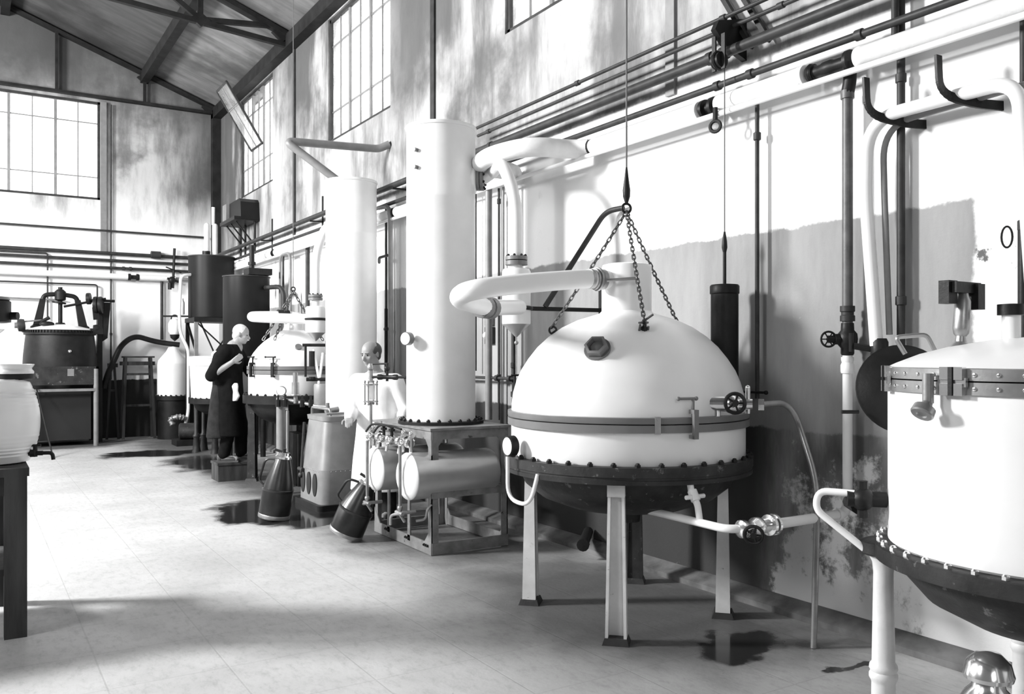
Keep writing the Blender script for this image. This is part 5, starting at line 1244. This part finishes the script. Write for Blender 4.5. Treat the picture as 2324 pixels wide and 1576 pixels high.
MB().lathe([(.06, 1.408), (.10, 1.412), (.10, 1.438), (.06, 1.44)], (.235, 5.90, 0), n=28).build('dark_ring', 'iron', BW)
MB().lathe([(.075, 1.438), (.098, 1.442), (.099, 1.455), (.088, 1.468), (.088, 1.475), (.10, 1.492), (.10, 1.498), (.09, 1.498), (.07, 1.46), (0, 1.455)], (.235, 5.90, 0), n=32).build('bowl_body', 'ceramic', BW)
FN = thing('filling_funnel', 'large pale funnel above the barrel, cut by the left edge of the picture', 'funnel', (-.06, 5.80, 1.408))
MB().lathe([(.03, 1.408), (.035, 1.50), (.06, 1.54), (.23, 1.69), (.24, 1.70), (.225, 1.70), (.05, 1.545), (.02, 1.50)], (-.06, 5.80, 0), n=36).build('funnel_cone', 'ceramic', FN)
MB().lathe([(.036, 1.408), (.05, 1.41), (.05, 1.45), (.036, 1.455)], (-.06, 5.80, 0), n=20).build('funnel_collar', 'iron', FN)
MTR = thing('stirrer_motor', 'dark motor head above the funnel at the left edge', 'motor', (.08, 5.75, 1.6))
MB().lathe([(.10, 1.73), (.125, 1.735), (.125, 1.85), (.11, 1.86)], (.08, 5.62, 0), n=28).build('motor_drum', 'iron', MTR)
MB().lathe([(.11, 1.855), (.12, 1.86), (.115, 1.875), (0, 1.885)], (.08, 5.62, 0), n=28).build('motor_cap', 'pipegrey', MTR)
MB().cyl((.08, 5.62, 1.885), (.08, 5.62, 2.0), .06, n=16).build('motor_neck', 'iron', MTR)
MB().bar((.02, 5.50, 1.76), (.08, 5.60, 1.76), .06, .05).build('motor_mount', 'frame', MTR)
MB().cyl((.18, 5.60, 1.77), (.235, 5.57, 1.77), .022, n=12).build('motor_knob', 'iron', MTR)
MB().bar((.02, 5.50, .93), (.02, 5.50, 1.80), .05, .04).build('motor_post', 'frame', MTR)

# ================================================================== PEOPLE
class Fig:
    def __init__(self, origin, fwd):
        self.o = Vector(origin); f = Vector((fwd[0], fwd[1], 0)).normalized(); self.f = f; self.l = V(-f.y, f.x, 0)
    def P(self, f, l, z): return self.o + self.f * f + self.l * l + V(0, 0, z)
def capsule(mb, p, q, r, r2=None, n=14):
    r2 = r if r2 is None else r2
    mb.ball(p, r, n=n, m=9); mb.ball(q, r2, n=n, m=9)
    if (Vector(q) - Vector(p)).length > 1e-4: mb.cyl(p, q, r, r2, n=n)
def chainc(mb, pts, rads):
    for (p, r), (q, r2) in zip(zip(pts, rads), zip(pts[1:], rads[1:])): capsule(mb, p, q, r, r2)
def blend(o, vox, it=6, fac=.5):
    r = o.modifiers.new('one_surface', 'REMESH'); r.mode = 'VOXEL'; r.voxel_size = vox; r.use_smooth_shade = True
    s = o.modifiers.new('soften', 'SMOOTH'); s.iterations = it; s.factor = fac
def head_axes(yawdir, pitch):
    f = Vector((yawdir[0], yawdir[1], 0)).normalized(); l = V(-f.y, f.x, 0); u = V(0, 0, 1)
    f2 = f * math.cos(pitch) - u * math.sin(pitch); u2 = u * math.cos(pitch) + f * math.sin(pitch)
    return f2, l, u2
def head(mb, c, ax):
    f, l, u = ax; R = Matrix((f, l, u)).transposed(); c = Vector(c)
    def q(a, b_, d): return c + f * a + l * b_ + u * d
    mb.ball(q(-.012, 0, .028), 1, (.098, .076, .088), 20, 12, R)
    mb.ball(q(.022, 0, -.035), 1, (.070, .060, .085), 18, 12, R)
    mb.ball(q(.045, 0, -.092), 1, (.036, .034, .026), 12, 8, R)      # chin
    mb.ball(q(.070, 0, .018), 1, (.018, .050, .012), 12, 8, R)       # brow
    mb.cyl(q(.082, 0, .008), q(.108, 0, -.034), .008, .014, n=10); mb.ball(q(.104, 0, -.034), .0145)
    for s_ in (-1, 1):
        mb.ball(q(.098, s_ * .012, -.038), .009)                     # nostrils
        mb.ball(q(.058, s_ * .040, -.025), 1, (.022, .018, .020), 10, 7, R)   # cheeks
        mb.ball(q(-.008, s_ * .078, -.010), 1, (.019, .009, .033), 10, 8, R)  # ears
    mb.ball(q(.084, 0, -.062), 1, (.010, .024, .006), 10, 6, R); mb.ball(q(.081, 0, -.073), 1, (.010, .021, .006), 10, 6, R)  # lips
    return q
def hand(mb, wrist, d, palm_n, curl=.6, side=1):
    """palm, four unequal fingers bent at the knuckles and a thumb"""
    d = Vector(d).normalized(); n = Vector(palm_n); n = (n - d * n.dot(d)).normalized(); s_ = d.cross(n) * side; w = Vector(wrist)
    for k in range(4):
        a = (k - 1.5) * .019
        capsule(mb, w + s_ * a * .6 + d * .01, w + s_ * a + d * .085, .016, .013, 8)
        L = (.070, .082, .077, .060)[k]; b0 = w + s_ * a + d * .088
        d1 = (d * math.cos(curl * .6) + n * math.sin(curl * .6)); d2 = (d * math.cos(curl * 1.7) + n * math.sin(curl * 1.7))
        b1 = b0 + d1 * L * .52; chainc(mb, [b0, b1, b1 + d2 * L * .48], [.0105, .0095, .008])
    t0 = w + s_ * -.030 + d * .025; t1 = t0 + (d * .6 - s_ * .75 + n * .3).normalized() * .042; t2 = t1 + (d * .85 - s_ * .1 + n * .5).normalized() * .035
    chainc(mb, [t0, t1, t2], [.014, .012, .009])
def rings(fig, spec, n=28, k=2.3):
    out = []
    for f, l, z, rf, rl in spec:
        rg = []
        for i in range(n):
            a = 2 * PI * i / n; ca, sa = math.cos(a), math.sin(a)
            rg.append(fig.P(f + rf * math.copysign(abs(ca) ** (2 / k), ca), l + rl * math.copysign(abs(sa) ** (2 / k), sa), z))
        out.append(rg)
    return out
def shoe(mb, fig, f, l, z, turn=0.0):
    c = fig.P(f, l, z); d = (fig.f * math.cos(turn) + fig.l * math.sin(turn))
    R = Matrix((d, V(-d.y, d.x, 0), V(0, 0, 1))).transposed()
    mb.ball(c + d * .06 + V(0, 0, .035), 1, (.135, .048, .04), 14, 9, R); mb.ball(c - d * .04 + V(0, 0, .05), 1, (.05, .042, .055), 12, 8, R)
    mb.bar(c - d * .085 + V(0, 0, .01), c + d * .19 + V(0, 0, .01), .085, .02)

# --- step box and the man in the dark coat
BX = thing('step_box', 'dark wooden step box under the man in the dark coat', 'box', (2.81, 11.03, 0))
MB().box((2.59, 10.89, 0), (2.99, 11.24, .20)).build('box_sides', 'wood', BX); MB().box((2.58, 10.88, .20), (3.0, 11.25, .23)).build('box_top', 'wood', BX)
z0 = .23
F1 = Fig((2.78, 11.06, z0), (.85, -.53)); P1 = F1.P
m1 = thing('person', 'man in a long dark coat on a step box, bending towards the smaller still', 'person', (2.78, 11.06, z0))
b = MB()
hips = [P1(-.02, -.09, .86), P1(-.02, .09, .86)]
for s_, (fk, fa) in ((-1, (.03, -.05)), (1, (.10, .10))):
    chainc(b, [P1(-.02, s_ * .09, .88), P1(fk, s_ * .10, .47), P1(fa, s_ * .10, .09)], [.085, .062, .045])
    capsule(b, P1(fa, s_ * .10, .05), P1(fa + .15, s_ * .10, .035), .04, .035)
chainc(b, [P1(-.03, 0, .92), P1(-.04, 0, 1.10), P1(-.02, 0, 1.28), P1(.05, 0, 1.42)], [.14, .135, .15, .10])
chainc(b, [P1(.0, -.19, 1.36), P1(.0, .19, 1.36)], [.075, .075])
hc = P1(.14, -.01, 1.585); ha = head_axes((.88, -.47), .22)
chainc(b, [P1(.03, 0, 1.38), P1(.06, 0, 1.46), hc + ha[0] * -.015 - ha[2] * .06], [.075, .062, .058])
q = head(b, hc, ha)
# near (right) arm, bent across the chest
sh, elb, wr = P1(-.01, -.21, 1.35), P1(-.15, -.27, 1.07), P1(.11, -.27, 1.24)
chainc(b, [sh, elb], [.058, .045]); chainc(b, [elb, wr], [.045, .030]); hand(b, wr, wr - elb, (.3, .75, .3), .9, 1)
sh2, el2, wr2 = P1(.03, .21, 1.35), P1(.17, .26, 1.10), P1(.34, .20, 1.22)
chainc(b, [sh2, el2], [.055, .045]); chainc(b, [el2, wr2], [.045, .03]); hand(b, wr2, wr2 - el2, (0, -.4, -1), .7, -1)
bd = b.build('body', 'skin', m1); blend(bd, .0075, 3)
hr = MB(); R = Matrix(ha).transposed()
hr.ball(hc + ha[0] * -.022 + ha[2] * .034, 1, (.097, .081, .090), 20, 12, R); hr.ball(hc + ha[0] * -.055 - ha[2] * .03, 1, (.055, .066, .06), 14, 9, R)
h_ = hr.build('hair', 'hair_white', m1); blend(h_, .009, 3)
mo = MB(); mo.ball(q(.096, 0, -.054), 1, (.012, .028, .009), 10, 6, R); mo.build('moustache', 'hair_white', m1)
ey = MB()
for s_ in (-1, 1): ey.ball(q(.0765, s_ * .028, .002), .0085, n=10, m=7)
ey.build('eyes', 'eye', m1)
ct = loft(rings(F1, [(-.02, 0, .32, .23, .25), (-.02, 0, .50, .21, .24), (-.03, 0, .75, .185, .215), (-.035, 0, .98, .175, .20), (-.04, 0, 1.10, .175, .205), (-.04, 0, 1.22, .185, .225), (-.025, 0, 1.34, .165, .225), (.01, 0, 1.41, .125, .17), (.035, 0, 1.46, .09, .10)]))
chainc(ct, [sh, elb], [.085, .075]); chainc(ct, [sh2, el2, el2.lerp(wr2, .3)], [.08, .07, .06])
chainc(ct, [P1(0, -.205, 1.365), P1(0, .205, 1.365)], [.098, .098]); co = ct.build('coat', 'cloth_dark', m1); blend(co, .013, 4)
ap = loft(rings(F1, [(-.12, -.10, .30, .14, .165), (-.12, -.09, .55, .12, .15), (-.11, -.08, .80, .105, .13), (-.10, -.07, .96, .09, .12)])); apo = ap.build('coat_tail', 'cloth_mid', m1); blend(apo, .014, 4)
trs = MB()
for s_, (fk, fa) in ((-1, (.03, -.05)), (1, (.10, .10))): chainc(trs, [P1(-.02, s_ * .09, .80), P1(fk, s_ * .10, .47), P1(fa, s_ * .10, .10)], [.105, .085, .075])
tr_ = trs.build('trousers', 'cloth_dark', m1); blend(tr_, .013, 4)
for s_, fa in ((-1, -.05), (1, .10)):
    sm = MB(); shoe(sm, F1, fa, s_ * .10, 0); sm.build('shoe', 'leather', m1)
rg = loft(rings(F1, [(.12, -.205, .76, .03, .03), (.14, -.21, .82, .045, .025), (.13, -.215, .88, .03, .03), (.12, -.205, .94, .04, .028), (.13, -.20, .98, .025, .02)], 16))
r_ = rg.build('white_rag', 'cloth_white', m1); tag(r_, 'white rag tucked at the waist'); blend(r_, .01, 2)

# --- the man in the white coat
F2 = Fig((3.28, 7.62, 0), (-.72, -.66)); P2 = F2.P
m2 = thing('person', 'balding man in a white coat standing behind the iron table', 'person', (3.28, 7.62, 0))
b = MB()
for s_ in (-1, 1):
    chainc(b, [P2(-.05, s_ * .09, .86), P2(.0, s_ * .10, .47), P2(-.03, s_ * .10, .09)], [.085, .062, .045]); capsule(b, P2(-.03, s_ * .10, .05), P2(.12, s_ * .10, .035), .04, .035)
chainc(b, [P2(-.05, 0, .90), P2(-.03, 0, 1.08), P2(.0, 0, 1.24), P2(.05, 0, 1.34)], [.14, .13, .14, .10])
chainc(b, [P2(.03, -.18, 1.29), P2(.03, .18, 1.29)], [.07, .07])
hc = P2(.13, -.015, 1.575 - .01); ha = head_axes((-.88, -.42), .22)
chainc(b, [P2(.05, 0, 1.32), P2(.07, 0, 1.40), hc + ha[0] * -.015 - ha[2] * .06], [.07, .058, .056])
q = head(b, hc, ha)
aR = [P2(.03, -.20, 1.28), P2(.07, -.235, 1.02), P2(.26, -.16, .97)]; aL = [P2(.03, .20, 1.28), P2(-.02, .28, 1.03), P2(.13, .30, .99)]
for ar, sd in ((aR, 1), (aL, -1)):
    chainc(b, ar, [.055, .045, .03]); hand(b, ar[2], ar[2] - ar[1], (0, 0, -1), .5, sd)
bd = b.build('body', 'skin', m2); blend(bd, .0075, 3)
hr = MB(); R = Matrix(ha).transposed()
hr.ball(hc + ha[0] * -.045 + ha[2] * .022, 1, (.082, .083, .082), 18, 12, R); hr.ball(hc + ha[0] * -.055 - ha[2] * .03, 1, (.05, .068, .055), 14, 9, R)
for s_ in (-1, 1): hr.ball(hc + ha[0] * -.005 + ha[1] * s_ * .066 + ha[2] * .030, 1, (.046, .018, .040), 12, 8, R)
h_ = hr.build('hair', 'hair_dark', m2); blend(h_, .009, 3)
ey = MB()
for s_ in (-1, 1): ey.ball(q(.0765, s_ * .028, .002), .0085, n=10, m=7)
ey.build('eyes', 'eye', m2)
eb = MB()
for s_ in (-1, 1): eb.bar(q(.088, s_ * .014, .020), q(.078, s_ * .046, .020), .008, .007)
eb.build('eyebrows', 'hair_dark', m2)
ct = loft(rings(F2, [(-.03, 0, .28, .22, .27), (-.03, 0, .55, .20, .25), (-.04, 0, .80, .18, .225), (-.03, 0, 1.02, .165, .20), (-.01, 0, 1.16, .165, .21), (.01, 0, 1.26, .15, .215), (.03, 0, 1.33, .115, .165), (.05, 0, 1.375, .082, .09)]))
for ar in (aR, aL): chainc(ct, [ar[0], ar[1], ar[1].lerp(ar[2], .92)], [.085, .072, .055])
chainc(ct, [P2(.03, -.19, 1.295), P2(.03, .19, 1.295)], [.09, .09]); co = ct.build('coat', 'cloth_white', m2); blend(co, .013, 4)
cl = MB(); cl.torus(P2(.065, 0, 1.375), (.2 * F2.f.x, .2 * F2.f.y, 1), .076, .02, 22, 8); c_ = cl.build('collar', 'cloth_white', m2)
for s_ in (-1, 1):
    sm = MB(); shoe(sm, F2, -.03, s_ * .10, 0); sm.build('shoe', 'leather', m2)
trs = MB()
for s_ in (-1, 1): chainc(trs, [P2(-.05, s_ * .09, .70), P2(.0, s_ * .10, .45), P2(-.03, s_ * .10, .10)], [.10, .085, .075])
tr_ = trs.build('trousers', 'cloth_mid', m2); blend(tr_, .013, 4)

# finer fittings: straps and couplings along the mains, more cocks on the manifold, roof hangers
for y in (7.6, 9.0, 11.8, 14.2):
    hg = thing('pipe_hanger', {7.6: 'iron pipe hanger behind the nearer tall column', 9.0: 'iron pipe hanger between the two tall columns', 11.8: 'iron pipe hanger above the smaller still', 14.2: 'iron pipe hanger below the high wall cabinet'}[y], 'pipe hanger', (4.25, y, 3.4), 'pipe hangers')
    MB().bar((4.25, y, 3.435), (4.05, y, 3.435), .03, .02).build('hanger_arm', 'iron', hg)
    MB().bar((4.24, y, 3.2), (4.24, y, 3.8), .03, .012).build('wall_strip', 'iron', hg)
for y in (6.22, 6.45, 6.62, 6.85):
    MB().tube(rounded([(2.90, y, .86), (2.86, y, .84), (2.86, y + .02, .78)], .02, 4), .012, 8).ball((2.885, y, .875), .022, n=10, m=7).build('cock', 'polished', MF)
